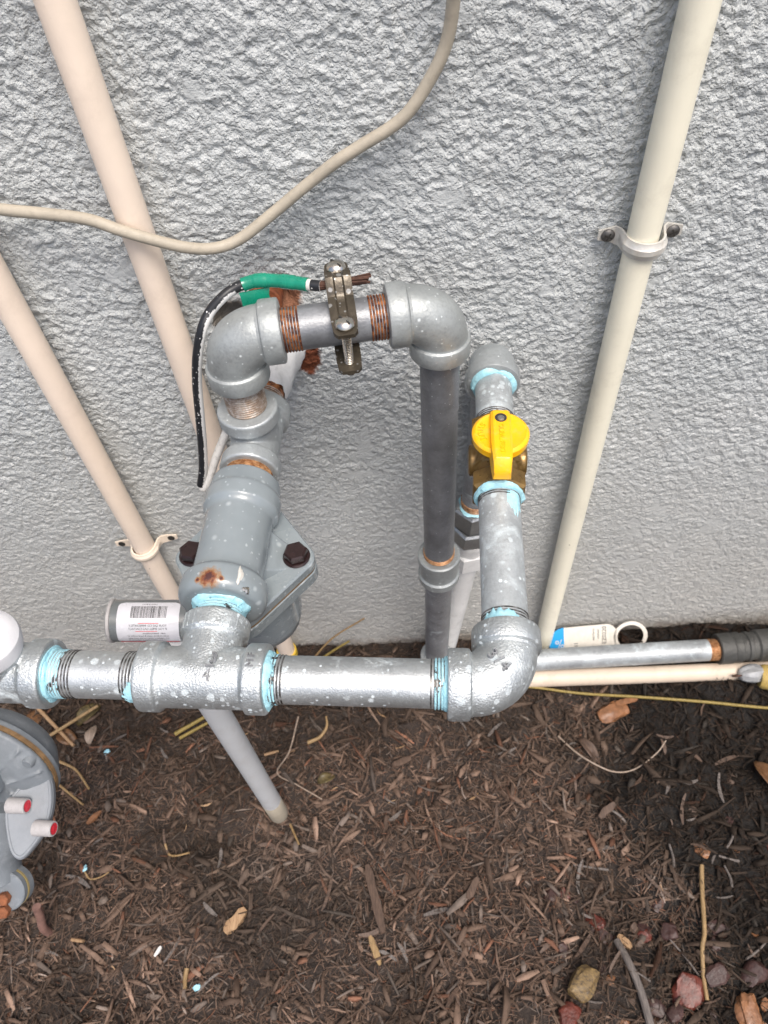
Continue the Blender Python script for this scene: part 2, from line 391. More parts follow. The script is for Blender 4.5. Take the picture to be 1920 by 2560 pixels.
# fittings ---------------------------------------------------------------
RP = .01335                                     # 3/4 inch pipe
def elbow_mb(c, da, db, L=.033, rb=.0170, rc=.0196, wc=.0125, seg=44, collar_round=.0015):
    c, da, db = Vector(c), Vector(da).normalized(), Vector(db).normalized()
    n = da.cross(db).normalized(); R_ = []; Rb = L - wc + .001
    def ring(p, ax, r):
        a = ax.normalized(); u = n; v = a.cross(u)
        R_.append([p + u * (r * math.cos(2 * PI * j / seg)) + v * (r * math.sin(2 * PI * j / seg)) for j in range(seg)])
    e = collar_round
    def col(d, sgn, rev):
        prof = [(L, RP - .001), (L, rc - e), (L - e * .3, rc - e * .3), (L - e, rc), (L - wc + e, rc), (L - wc + e * .3, rc - e * .3), (L - wc - .0004, rb + .0005), (L - wc - .002, rb)]
        if rev: prof = prof[::-1]
        for t, r in prof: ring(c + d * t, d * sgn, r)
    col(da, -1, False)
    k = 14; mid = c + (da + db) * Rb
    for i in range(k + 1):
        th = PI / 2 * i / k
        p = mid - db * (Rb * math.cos(th)) - da * (Rb * math.sin(th))
        ax = -da * math.cos(th) + db * math.sin(th)
        ring(p, ax, rb + .0007 * math.sin(2 * th))
    col(db, 1, True)
    return MB().rings(R_)
def tee_mb(c, run, br, L=.036, Lb=.0355, rb=.0172, rc=.0197, wc=.0125):
    c, run, br = Vector(c), Vector(run).normalized(), Vector(br).normalized(); m = MB()
    pr = [(-L, rc - .001), (-L + .001, rc), (-L + wc - .0012, rc), (-L + wc, rb), (L - wc, rb), (L - wc + .0012, rc), (L - .001, rc), (L, rc - .001)]
    m.lathe(c, run, pr, 64)
    m.lathe(c, br, [(0, rb), (Lb - wc, rb), (Lb - wc + .0012, rc), (Lb - .001, rc), (Lb, rc - .001)], 64)
    return m
def thread_mb(p, d, length, r=RP, pitch=.00185, depth=.0009, taper=.0):
    prof = []; n = int(length / pitch)
    for i in range(n):
        t = i * pitch; rr = r - taper * t
        prof += [(t, rr - depth), (t + pitch * .35, rr), (t + pitch * .62, rr), (t + pitch * .95, rr - depth)]
    return MB().lathe(p, d, prof, 48)
def seal_mb(p, d, length, r, seed=1, wob=.025, bulge=.0012):
    """hand-smeared dope: ragged far edge, lumpy crown"""
    rr = random.Random(seed); a_, u, v = frame(d); p = Vector(p); n = 72
    def nz(k, f): return sum(math.sin(f * (i + 1) * k * 2 * PI / n * 1. + ph[i]) / (i + 1) for i in range(4))
    ph = [rr.uniform(0, 6.28) for _ in range(4)]; cols = []
    for j in range(n):
        e = length * (1 + .28 * nz(j, 2) + rr.uniform(-.12, .12)); b = bulge * (1 + .45 * nz(j, 3) + rr.uniform(-.2, .2)); q = r * (1 + wob * .6 * nz(j, 2))
        dr = u * math.cos(2 * PI * j / n) + v * math.sin(2 * PI * j / n)
        cols.append([p + a_ * t + dr * s for t, s in ((0, r - .003), (0, q + b * .3), (e * .2, q + b), (e * .5, q + b * rr.uniform(.5, 1)), (e * .8, q + b * .15), (e, r - .0014))])
    m = MB(); m.rings([[c[i] for c in cols] for i in range(6)]); return m
def pipe_mb(a, b, r=RP, seg=48, cap=True):
    a, b = Vector(a), Vector(b); L = (b - a).length
    return MB().lathe(a, b - a, [(0, r - .0006), (.0006, r), (L - .0006, r), (L, r - .0006)], seg, cap, cap)

# ------------------------------------------------------------------ large structure: ground and wall
def value_noise(x, y, cell, seed):
    g = np.random.default_rng(seed); N = 512; tab = g.random((N, N)).astype(np.float32)
    fx, fy = x / cell, y / cell; ix, iy = np.floor(fx).astype(int), np.floor(fy).astype(int); u, v = fx - ix, fy - iy
    u = u * u * (3 - 2 * u); v = v * v * (3 - 2 * v); ix %= N; iy %= N; jx, jy = (ix + 1) % N, (iy + 1) % N
    return tab[ix, iy] * (1 - u) * (1 - v) + tab[jx, iy] * u * (1 - v) + tab[ix, jy] * (1 - u) * v + tab[jx, jy] * u * v
def grid_mesh(name, P, mat):
    nx, ny = P.shape[:2]; me = bpy.data.meshes.new(name)
    idx = np.arange(nx * ny).reshape(nx, ny)
    q = np.stack([idx[:-1, :-1], idx[1:, :-1], idx[1:, 1:], idx[:-1, 1:]], -1).reshape(-1, 4)
    me.vertices.add(nx * ny); me.vertices.foreach_set('co', P.reshape(-1).astype(np.float32))
    me.loops.add(q.size); me.loops.foreach_set('vertex_index', q.reshape(-1).astype(np.int32))
    me.polygons.add(len(q)); me.polygons.foreach_set('loop_start', np.arange(0, q.size, 4, dtype=np.int32))
    me.update(calc_edges=True); me.validate(); me.shade_smooth(); me.materials.append(M[mat])
    ob = bpy.data.objects.new(name, me); COL.objects.link(ob); return ob
def spread(lo, hi, step, far, n=22):
    a = np.arange(lo, hi + step / 2, step); k = np.geomspace(step * 2, far, n)
    return np.concatenate([lo - k[::-1], a, hi + k])
def ground_h(x, y):
    h = .016 * (value_noise(x + 5, y + 5, .10, 1) - .5) + .016 * (value_noise(x + 5, y + 5, .042, 2) - .5) + .006 * (value_noise(x + 5, y + 5, .015, 3) - .5)
    h += .010 * np.exp(-((x - .30) / .07) ** 2 - ((y + .005) / .02) ** 2)
    h -= .012 * np.exp(-((x + .24) / .09) ** 2 - ((y + .262 - .03 * np.sin(x * 20)) / .012) ** 2)
    h -= .012 * np.exp(-((x + .16) / .03) ** 2 - ((y + .215) / .02) ** 2)
    return h - .006
gx = spread(-.8, .8, .008, 60); gy = spread(-.75, .03, .008, 60)
GX, GY = np.meshgrid(gx, gy, indexing='ij')
GZ = np.where((np.abs(GX) < 1.2) & (np.abs(GY) < 1.2), ground_h(GX, GY), -.006)
ground = grid_mesh('ground', np.stack([GX, GY, GZ], -1), 'soil'); ground['kind'] = 'structure'

wx = np.concatenate([-np.geomspace(3, .62, 14), np.arange(-.6, .56, .00125), np.geomspace(.58, 3, 14)])
wz = np.concatenate([np.array([-.12, -.06]), np.arange(-.03, .80, .00125), np.geomspace(.81, 2.6, 14)])
WX, WZ = np.meshgrid(wx, wz, indexing='ij')
def stucco_h(x, z):
    X, Z = x + 10, z + 10
    wx_ = X + .006 * (value_noise(X, Z, .011, 31) - .5) + .003 * (value_noise(X, Z, .005, 33) - .5)
    wz_ = Z + .006 * (value_noise(X, Z, .011, 32) - .5) + .003 * (value_noise(X, Z, .005, 34) - .5)
    a = value_noise(wx_, wz_, .0050, 21); b = value_noise(wx_, wz_, .0031, 22); c = value_noise(wx_, wz_, .0024, 23)
    d = 1 - np.abs(2 * value_noise(wx_, wz_, .0040, 24) - 1)
    h = .30 * a + .34 * b + .26 * c + .24 * d
    h = np.clip((h - .22) / .62, 0, 1.05)
    flat = value_noise(X, Z, .036, 25) * .52 + value_noise(X, Z, .013, 26) * .36 + value_noise(X, Z, .005, 28) * .12
    f = np.clip((flat - .735) / .05, 0, .8)
    h = h * (1 - f) + f * (.86 + .05 * c)
    lowf = np.clip(1.0 - .9 * np.clip((.50 - z) / .5, 0, 1), .55, 1)      # smoother low on the wall
    return h * lowf * .0030 + .002 * value_noise(X, Z, .07, 27), (1 - .85 * f) * np.clip(lowf * .7 + .35, .7, 1)
WH, WF = stucco_h(WX, WZ)
hole = np.exp(-((WX + .122) / .012) ** 4 - ((WZ - .536) / .011) ** 4) * .02
hole2 = np.exp(-((WX + .086) / .014) ** 4 - ((WZ - .556) / .010) ** 4) * .012
WY = -(WH - .0030) + hole + hole2
wall = grid_mesh('stucco_wall', np.stack([WX, WY, WZ], -1), 'stucco')
ra = wall.data.attributes.new('relief', 'FLOAT', 'POINT'); ra.data.foreach_set('value', WF.reshape(-1).astype(np.float32))
tag(wall, 'pale grey rough stucco house wall behind the pipes', 'wall')
bmw = MB()
for (x0, x1, z0, z1) in ((-3, 3, -.12, 2.6),):
    bmw.prism([(x0, z0), (x1, z0), (x1, z1), (x0, z1)], (0, 0, 0), V(1, 0, 0), V(0, 0, 1), V(0, 1, 0), .03, .20)
bk = bmw.build('wall_core', 'stucco', None); bk.parent = wall

# ------------------------------------------------------------------ conduits, straps, cable
RC = .01065
def conduit(x, y, z0, z1, mat, label, name='conduit', bend=None):
    mb = MB(); pts = [(x + (bend or 0) * math.sin(k / 24 * PI), y, z0 + (z1 - z0) * k / 24) for k in range(25)]
    mb.tube(pts, RC, 40)
    return solo(name, mat, mb, (x, y, max(z0, 0)), label, 'conduit', 'conduits running up the wall')
c1 = conduit(-.1613, -.0145, -.03, 1.6, 'beige', 'beige conduit on the wall crossed by the sagging tan cable')
c2 = conduit(-.268, -.0145, -.03, 1.6, 'beige', 'beige conduit on the wall held by the beige strap with empty screw holes')
c3 = conduit(.1703, -.0155, -.03, 1.6, 'cream', 'cream conduit on the wall held by the metal strap with two screws')
ring = MB().lathe((-.1613, -.0145, .012), (0, 0, 1), [(0, RC), (.0, RC + .0022), (.012, RC + .0022), (.012, RC)], 36)
y = solo('conduit_ring', 'yellowtape', ring, (-.1613, -.0145, .012), 'yellow ring round the foot of the beige conduit', 'ring')

def strap(cx, cy, z, half, rc, mat, name, label, screws, h=.0125, tilt=0.):
    th = thing(name, (cx, 0, z - h / 2), label, 'strap', 'conduit straps on the wall')
    prof = [(-half - .007, -.0035), (-half + .0045, -.0040), (-rc - .0045, -.0050), (-rc - .0020, -.0075)]
    for k in range(13):
        a = PI - PI * k / 12; prof.append((rc * math.cos(a), cy - rc * math.sin(a)))
    prof = prof + [(-x_, y_) for x_, y_ in prof[:4]][::-1]
    mb = MB(); tk = .0015; n = len(prof); R_ = []
    def tab_h(i):                                         # tabs rounded at their ends
        return h / 2 * (.55 if i in (0, n - 1) else 1.)
    for i, (x_, y_) in enumerate(prof):
        p0, p1 = prof[max(i - 1, 0)], prof[min(i + 1, n - 1)]; tx, ty = p1[0] - p0[0], p1[1] - p0[1]; L = math.hypot(tx, ty); nx_, ny_ = ty / L, -tx / L
        hh = tab_h(i); cr = .0009 if 4 <= i < n - 4 else 0.
        zz = z + tilt * x_
        ring = []
        for zo, o in ((-hh, 0), (-hh * .45, cr), (-hh * .30, cr * 2.0), (hh * .30, cr * 2.0), (hh * .45, cr), (hh, 0)):
            ring.append((cx + x_ + nx_ * (tk + o), y_ + ny_ * (tk + o), zz + zo))
        for zo in (hh, -hh): ring.append((cx + x_, y_, zz + zo))
        R_.append([Vector(q) for q in ring])
    mb.rings(R_); part(th, 'band', mat, mb, smooth=40)
    for s in (-1, 1):
        p = V(cx + s * (half + .0005), -.0052, z + tilt * s * half)
        if screws:
            sb = MB().lathe(p, (0, -1, 0), [(0, .0046), (.0012, .0046), (.0022, .0036), (.0028, .0018)], 24)
            so = part(th, 'screw', 'steeldirty', sb)
            xb = MB(); a0 = .4 * s
            for a in (a0, a0 + PI / 2):
                ex, ez = V(math.cos(a), 0, math.sin(a)), V(-math.sin(a), 0, math.cos(a))
                xb.prism([(-.0028, -.0005), (.0028, -.0005), (.0028, .0005), (-.0028, .0005)], p + V(0, -.0026 - .0001 * (a > a0), 0), ex, ez, V(0, -1, 0), 0, .0003)
            part(so, 'cross_recess', 'slot', xb)
        else:
            part(th, 'screw_hole', 'slot', MB().lathe(p, (0, -1, 0), [(0, .0036), (.0006, .0036)], 20))
    return th
strap(.172, -.0155, .589, .0214, .0118, 'strapmetal', 'conduit_strap', 'metal strap with two dark screws round the cream conduit', True)
strap(-.2685, -.0145, .268, .0262, .0118, 'beigestrap', 'conduit_strap', 'beige strap with empty screw holes round the beige conduit', False, .011, .10)

def catmull(P_, n=10):
    P_ = [Vector(p) for p in P_]; P_ = [2 * P_[0] - P_[1]] + P_ + [2 * P_[-1] - P_[-2]]; out = []
    for i in range(1, len(P_) - 2):
        for k in range(n):
            t = k / n; a, b, c, d = P_[i - 1:i + 3]
            out.append(.5 * ((2 * b) + (c - a) * t + (2 * a - 5 * b + 4 * c - d) * t * t + (3 * b - a - 3 * c + d) * t ** 3))
    out.append(P_[-2]); return out
CABLE = [(-0.2732, -0.0140, 0.6514), (-0.2397, -0.0180, 0.6451), (-0.2120, -0.0230, 0.6430), (-0.1846, -0.0280, 0.6402), (-0.1662, -0.0310, 0.6333), (-0.1480, -0.0310, 0.6252), (-0.1299, -0.0290, 0.6171), (-0.1134, -0.0240, 0.6116), (-0.0964, -0.0190, 0.6135), (-0.0732, -0.0140, 0.6263), (-0.0501, -0.0120, 0.6418), (-0.0279, -0.0120, 0.6567), (-0.0128, -0.0120, 0.6649), (0.0134, -0.0120, 0.6796), (0.0296, -0.0120, 0.6999), (0.0385, -0.0130, 0.7184), (0.0415, -0.0160, 0.7386), (0.0420, -0.0200, 0.7602), (.0420, -.0160, .85), (.042, -.014, 1.1)]
cab = MB().tube(catmull(CABLE, 8), .0037, 20)
solo('cable', 'cable', cab, CABLE[6], 'tan cable sagging across the upper wall', 'cable')
# ------------------------------------------------------------------ gas manifold along the front
MD = V(.9963, -.0857, 0).normalized(); SD = V(.0857, .9963, 0).normalized(); UP = V(0, 0, 1)
T1 = V(-.116, -.2745, .504); E1 = V(.0513, -.2889, .504); LT = T1 - MD * .1245; T2 = T1 + SD * .1800
def cyl_text(m, s, size, width, c, axis, side, r, phi, lift, extr=0., flip=1, rot=False, up=UP):
    """text wrapped on a cylinder: axis = reading direction, phi measured from up towards side"""
    vs, fs = text2d(s, size, extr)
    if not vs: return
    x0, x1 = min(v[0] for v in vs), max(v[0] for v in vs); k = width / (x1 - x0) if width else 1.
    out = []
    for x, y_, z_ in vs:
        x = (x - (x0 + x1) / 2) * k * flip; y_ = y_ * flip
        if rot: x, y_ = -y_, x
        a = phi - y_ / r; n = up * math.cos(a) + side * math.sin(a)
        out.append(c + axis * x + n * (r + lift + z_))
    m.add(out, fs)
man = thing('gas_manifold', (T1.x, T1.y, T1.z - .02), 'bright galvanized gas pipe with tee and elbow, spotted white, blue sealant on its threads', 'gas pipe')
tee = part(man, 'tee', 'galv', tee_mb(T1, MD, SD), remesh=.00085, sm_it=3)
FR = -SD
def letter(parent, mat, *a):
    m_ = MB(); cyl_text(m_, *a); return part(parent, 'cast_letter', mat, m_)
letter(tee, 'pipegrey', '3', .0092, 0, T1 + MD * .008, MD, FR, .0172, math.radians(-11), .0012, .0010)  # darker grey on the tee's cast marks stands in for their shadows
letter(tee, 'pipegrey', '4', .0092, 0, T1 + MD * .0055, MD, FR, .0172, math.radians(21), .0008, .0010)
lt = MB(); lt.prism([(-.0024, -.0004), (.0024, -.0004), (.0024, .0004), (-.0024, .0004)], T1 + MD * .0068 + UP * .0174 + FR * .0012, MD, SD, UP, -.0004, .0020)
part(tee, 'cast_bar', 'pipegrey', lt)  # bar darkened like the numerals, shadow put into its colour
letter(tee, 'pipegrey', 'F', .0060, 0, T1 + MD * .0292, MD, FR, .0197, math.radians(-14), .0006, .0010, 1, True)
letter(tee, 'pipegrey', 'M', .0060, 0, T1 + MD * .0292, MD, FR, .0197, math.radians(0), .0006, .0010, 1, True)
rib = MB()
for k in range(9):
    a = math.radians(-52 + 13 * k); n = UP * math.cos(a) + MD * math.sin(a)
    rib.prism([(-.0004, -.005), (.0004, -.005), (.0004, .005), (-.0004, .005)], T1 + SD * .0292 + n * .0196, n.cross(SD), SD, n, -.0004, .0004)
part(tee, 'collar_rib', 'galv', rib)
part(man, 'pipe', 'galvpipe', pipe_mb(LT + MD * .030, T1 - MD * .032))
part(man, 'pipe', 'galvpipe', pipe_mb(T1 + MD * .032, E1 - MD * .030))
part(man, 'thread', 'thread', thread_mb(LT + MD * .0440, MD, .0075, RP + .0004))
part(man, 'thread', 'thread', thread_mb(T1 - MD * .0365, -MD, .0105, RP + .0004))
part(man, 'thread', 'thread', thread_mb(T1 + MD * .0365, MD, .0105, RP + .0004))
part(man, 'thread', 'thread', thread_mb(E1 - MD * .0335, -MD, .0100, RP + .0003))
part(man, 'sealed_thread', 'threadseal', thread_mb(LT + MD * .036, MD, .0095, RP + .0005))
part(man, 'sealant_ring', 'seal', seal_mb(LT + MD * .0352, MD, .0026, RP + .0010, 2, .03, .0008))
def patch(p, d, length, r, a0, a1, seed, name='sealant_smear'):
    """sealant clinging to one side of a thread"""
    rr = random.Random(seed); d, u, v = frame(d, (0, 0, 1)); m = MB(); n = 16; R_ = []
    for i in range(n + 1):
        a = math.radians(a0 + (a1 - a0) * i / n); L = length * (.55 + .45 * math.sin(PI * i / n)) * rr.uniform(.65, 1.1)
        nn = u * math.cos(a) + v * math.sin(a); th = .0011 * math.sin(PI * i / n) + .0002
        R_.append([p + nn * (r - .002), p + nn * (r + th), p + d * (L * .6) + nn * (r + th), p + d * L + nn * (r - .0004), p + d * L * .7 + nn * (r - .002)])
    m.rings(R_); return m
part(man, 'sealant_smear', 'seal', patch(T1 - MD * .0358, -MD, .009, RP + .0004, -150, -40, 3))
part(man, 'sealed_thread', 'threadseal', thread_mb(T1 + MD * .0362, MD, .0058, RP + .0008))
part(man, 'sealant_ring', 'seal', seal_mb(T1 + MD * .0352, MD, .0034, RP + .0018, 4, .03, .0014))
part(man, 'sealed_thread', 'threadseal', thread_mb(E1 - MD * .0330, -MD, .0085, RP + .0007))
part(man, 'sealant_ring', 'seal', seal_mb(E1 - MD * .0322, -MD, .0030, RP + .0010, 5, .02, .0009))
elb = part(man, 'elbow', 'galv', elbow_mb(E1, -MD, SD))
dd = (MD * .7 - SD * .7).normalized(); pp = (MD * .7 + SD * .7).normalized()
for ch, o_ in (('3', -.0046), ('/', 0.), ('4', .0046)):
    m = MB(); vs_, fs_ = text2d(ch, .0085, .0014)
    m.add([E1 - MD * .006 + SD * .006 + UP * .0186 + dd * (x + o_) + pp * y_ + UP * z_ for x, y_, z_ in vs_], fs_); part(elb, 'cast_letter', 'pipegrey', m)  # shadow of the raised figures painted in as a darker grey
part(man, 'thread', 'thread', thread_mb(E1 + SD * .0335, SD, .0105, RP + .0004))
part(man, 'sealant_smear', 'seal', patch(E1 + SD * .0335, SD, .0085, RP + .0006, -70, 30, 9))
VK0 = (-.158 + .2889) / .9963; VK1 = (-.097 + .2889) / .9963
part(man, 'pipe', 'galvleg', pipe_mb(E1 + SD * .030, E1 + SD * (VK0 + .004)))
part(man, 'thread', 'thread', thread_mb(E1 + SD * (VK0 - .0005), -SD, .0085, RP + .0004))
part(man, 'sealant_smear', 'seal', patch(E1 + SD * (VK0 - .005), -SD, .024, RP - .0005, -80, -12, 31))
# stub to the regulator
part(man, 'pipe', 'thread', pipe_mb(T1 + SD * .030, T1 + SD * .058, RP - .0008))
part(man, 'thread', 'thread', thread_mb(T1 + SD * .0355, SD, .016, RP + .0004))
part(man, 'sealed_thread', 'threadseal', thread_mb(T1 + SD * .0385, SD, .0080, RP + .0010))
part(man, 'sealant_ring', 'seal', seal_mb(T1 + SD * .0462, -SD, .0036, RP + .0022, 6, .03, .0016))
# fitting at the left edge with its white-coated mouth
bdir = (UP * 1.0 + SD * .12 + MD * .22).normalized()
lf = part(man, 'side_tee', 'galv', tee_mb(LT, MD, bdir, .036, .034), remesh=.0009, sm_it=3)
part(lf, 'white_collar_face', 'white', MB().lathe(LT + bdir * .0338, bdir, [(-.008, .0199), (-.001, .0200), (.0014, .0192), (.0034, .0165), (.0042, .0130), (.0038, .0100), (.001, .0090)], 48, False, False))
part(lf, 'plug', 'galvold', MB().lathe(LT + bdir * .030, bdir, [(0, .0120), (.0045, .0096), (.0060, .0088), (.0050, .004)], 32))
part(lf, 'sealant_face', 'seal', seal_mb(LT + MD * .0357, MD, .0008, .0158, 8, .05, .0003))
part(man, 'pipe', 'galvpipe', pipe_mb(LT - MD * .032, LT - MD * .085))
L2 = LT - MD * .115
part(man, 'elbow', 'galv', elbow_mb(L2, MD, -UP))

# ------------------------------------------------------------------ shutoff valve
VC = E1 + SD * ((VK0 + VK1) / 2)
val = thing('shutoff_valve', (VC.x, VC.y, VC.z - .018), 'brass shutoff valve with round yellow lever handle', 'valve')
hv = (VK1 - VK0) / 2
b = MB().lathe(VC, SD, [(-hv + .012, .0150), (-hv + .017, .0142), (-hv + .022, .0150), (-.010, .0168), (0, .0172), (.010, .0168), (hv - .022, .0150), (hv - .017, .0142), (hv - .012, .015)], 40)
b.lathe(VC, UP, [(0, .0125), (.017, .0120), (.020, .0105), (.027, .0100)], 32)
b.lathe(VC + MD * .002, MD, [(0, .012), (.0165, .0110), (.0175, .009)], 28); b.lathe(VC - MD * .002, -MD, [(0, .012), (.0165, .0110), (.0175, .009)], 28)
part(val, 'body', 'brass', b, remesh=.0009, sm_it=3)
for sg in (-1, 1): part(val, 'hex_end', 'brass', MB().hexn(VC + SD * (sg * (hv - .014)), SD * sg, .0192, .0145, (1, 0, .58), .10))
part(val, 'sealant_collar', 'seal', seal_mb(VC - SD * (hv + .0002), -SD, .0032, .0158, 21, .035, .0010))
HC = V(.0648, -.1325, .530)
disc = [(0, .0165), (.0012, .0180), (.0062, .0183), (.0076, .0172), (.0080, .0160), (.0074, .0150), (.0074, 0.0001)]
hd = part(val, 'handle', 'yellow', MB().lathe(HC, UP, disc, 56))
lev = MB(); R_ = []
for k, hw, zt in ((.0175, .0048, .0070), (.0160, .0054, .0105), (.006, .0058, .0125), (-.008, .0060, .0128), (-.018, .0058, .0130), (-.0262, .0052, .0130), (-.0275, .0050, .0122), (-.0315, .0045, .0065), (-.0322, .0042, .0050)):
    c = HC + SD * k; zb = -.001 if k > -.02 else -.001
    R_.append([c + MD * (hw + .0012) + UP * zb, c + MD * (hw + .0006) + UP * (zt - .0012), c + MD * (hw - .0010) + UP * zt, c - MD * (hw - .0010) + UP * zt, c - MD * (hw + .0006) + UP * (zt - .0012), c - MD * (hw + .0012) + UP * zb])
lev.rings(R_); lv = part(hd, 'lever', 'yellow', lev, smooth=30)
PV = HC + SD * .0075
part(hd, 'screw_recess', 'slot', MB().lathe(PV + UP * .0110, UP, [(0, .0036), (.0017, .0038)], 24))
part(hd, 'screw', 'steel', MB().lathe(PV - SD * .0006 + UP * .0127, UP, [(0, .0024), (.0005, .0022), (.0008, .0012)], 18))
m = MB(); TD = -SD; TP = MD
vs_, fs_ = text2d('OL.RAL FEBO', .0056, .0007)
xs = [v[0] for v in vs_]; sc_ = .0235 / (max(xs) - min(xs))
m.add([HC - SD * .0105 + TD * (x * sc_) + TP * (y_ * .8) + UP * (.0128 + z_) for x, y_, z_ in vs_], fs_)
for ch, a in zip('SHUT', (152, 170, 190, 208)):
    vs_, fs_ = text2d(ch, .0052, .0007); ca, sa = math.cos(math.radians(a)), math.sin(math.radians(a)); o = MD * ca + SD * sa; tdir = MD * -sa + SD * ca
    m.add([HC + o * (.0128 - y_) + tdir * x + UP * (.0075 + z_) for x, y_, z_ in vs_], fs_)
part(hd, 'raised_lettering', 'yellow', m)

# ------------------------------------------------------------------ riser behind the valve
E3 = V(E1.x + SD.x / SD.y * (-.022 - E1.y), -.022, .504)
ris = thing('riser_pipe', (.042, -.022, 0), 'riser against the wall with hex union, white lower pipe and elbow to the yellow valve', 'gas pipe')
part(ris, 'elbow', 'galvtee', elbow_mb(E3, -UP, -SD))
part(ris, 'nipple', 'galvleg', pipe_mb(E1 + SD * (VK1 - .003), E3 - SD * .030))
part(ris, 'thread', 'thread', thread_mb(E1 + SD * (VK1 + .0005), SD, .0075, RP + .0004))
part(ris, 'sealant_ring', 'seal', seal_mb(E3 - SD * .0325, -SD, .0034, RP + .0020, 23, .05, .0013))
RB = V(.0690, -.022, .318); part(ris, 'pipe', 'pipegrey', pipe_mb(E3 - UP * .030, RB - UP * .01))
part(ris, 'thread', 'threadcopper', thread_mb(RB + UP * .001, UP, .010, RP + .0003))
WB = V(.0640, -.022, .222); dn = (WB - RB).normalized()
part(ris, 'union_nut', 'nutgrey', MB().hexn(RB, dn, .0205, .026, (1, .3, 0), .10))
part(ris, 'union_nut', 'nutgrey', MB().hexn(RB + dn * .0275, dn, .0225, .022, (1, .12, 0), .10))
part(ris, 'union_body', 'pipewhite', MB().lathe(RB + dn * .0495, dn, [(0, .019), (.006, .0195), (.012, .0175), (.020, .0175)], 40))
part(ris, 'union_nut', 'pipewhite', MB().hexn(RB + dn * .068, dn, .0210, .026, (1, .2, 0), .10))
part(ris, 'sealant_smear', 'seal', MB().lathe(RB + dn * .0005, -dn, [(0, .0150), (.0012, .0160), (.0022, .0145)], 30, wob=.05, rs=4))
part(ris, 'white_pipe', 'pipewhite', pipe_mb(RB + dn * .090, V(.0385, -.022, -.02), RP))

# ------------------------------------------------------------------ old bonded pipe: wall tee, elbows, drop
EL = V(-.1000, -.0940, .595); E2 = V(.0300, -.0805, .595); ND = (E2 - EL).normalized(); PD = UP.cross(ND)
old = thing('bonded_gas_pipe', (.030, -.0805, .287), 'weathered gas pipe loop from the wall tee over two elbows down to a coupling', 'gas pipe')
part(old, 'tee', 'galvtee', tee_mb(T2, SD, UP, .0315, .0335, .0172, .0206, .0120), remesh=.0008, sm_it=2)
part(old, 'elbow', 'galvold', elbow_mb(EL, ND, -UP, .033, .0176, .0200), label='weathered elbow above the wall tee')
part(old, 'elbow', 'galvold', elbow_mb(E2, -ND, -UP, .033, .0176, .0200), label='weathered elbow above the dark drop pipe')
vd = (EL - T2).normalized()
part(old, 'nipple', 'threadtan', pipe_mb(T2 + vd * .030, EL - UP * .030, RP - .0003)); part(old, 'thread', 'threadtan', thread_mb(T2 + vd * .0340, vd, .0260, RP + .0003))
part(old, 'nipple', 'pipedark', pipe_mb(EL + ND * .030, E2 - ND * .030)); 
part(old, 'thread', 'threadrust', thread_mb(EL + ND * .0332, ND, .0115, RP + .0006), label='rusty thread'); part(old, 'thread', 'threadrust', thread_mb(E2 - ND * .0332, -ND, .0112, RP + .0006), label='rusty thread')
part(old, 'drop_pipe', 'pipedark', pipe_mb(E2 - UP * .030, V(.0300, -.0805, .318), RP))
part(old, 'thread', 'threadrust', thread_mb(E2 - UP * .0332, -UP, .0045, RP + .0005))
cp = V(.0300, -.0805, .325)
part(old, 'coupling', 'galvold', MB().lathe(cp, -UP, [(0, RP), (0, .0178), (.001, .0192), (.009, .0194), (.0105, .0176), (.0275, .0176), (.029, .0194), (.037, .0192), (.038, .0178), (.038, RP)], 44, False, False))
part(old, 'thread', 'threadcopper', thread_mb(cp + UP * .0002, UP, .0065, RP + .0008)); part(old, 'thread', 'threadcopper', thread_mb(cp - UP * .038, -UP, .004, RP + .0006))
GE = V(.030, -.0515, .030); LB = GE + UP * .033
part(old, 'lower_pipe', 'pipegrey', pipe_mb(cp - UP * .034, LB - UP * .004))
# stub from the tee into the wall
part(old, 'wall_stub', 'threadrust', pipe_mb(T2 + SD * .030, T2 + SD * .112, RP)); part(old, 'thread', 'threadtan', thread_mb(T2 + SD * .0320, SD, .012, RP + .0004))
part(old, 'thread', 'threadcopper', thread_mb(T2 - SD * .0310, -SD, .012, RP + .0030))
ck = MB(); cc = V(-.0905, -.006, .504); R_ = []
rr = random.Random(3)
for i, (t_, r_) in enumerate(((-.008, .022), (.000, .0205), (.008, .0190), (.016, .0180), (.026, .0172), (.034, .0165), (.040, .0152), (.043, .0140))):
    ring = []
    for j in range(36):
        a = 2 * PI * j / 36; q = r_ * (1 + (.16 - .02 * i) * math.sin(2 * a + 1.0 + .5 * i) + .07 * math.sin(5 * a + 2 + 1.3 * i) + .04 * math.sin(9 * a + 2.1 * i))
        ring.append(cc + V(q * math.cos(a) * .86 - .0857 * t_, -t_, q * math.sin(a) * .9))
    R_.append(ring)
ck.rings(R_, True, False)
co = ck.build('caulk_collar', 'caulk', None); co.parent = wall
co['label'] = 'white caulk smeared round the pipe outlet'
slv = MB().lathe((-.0905, .004, .555), (0, -1, .15), [(0, .0125), (.016, .0125), (.017, .0115)], 30)
so = slv.build('rusty_sleeve', 'rust', None); so.parent = wall; so['label'] = 'rusty sleeve end poking out of the wall'

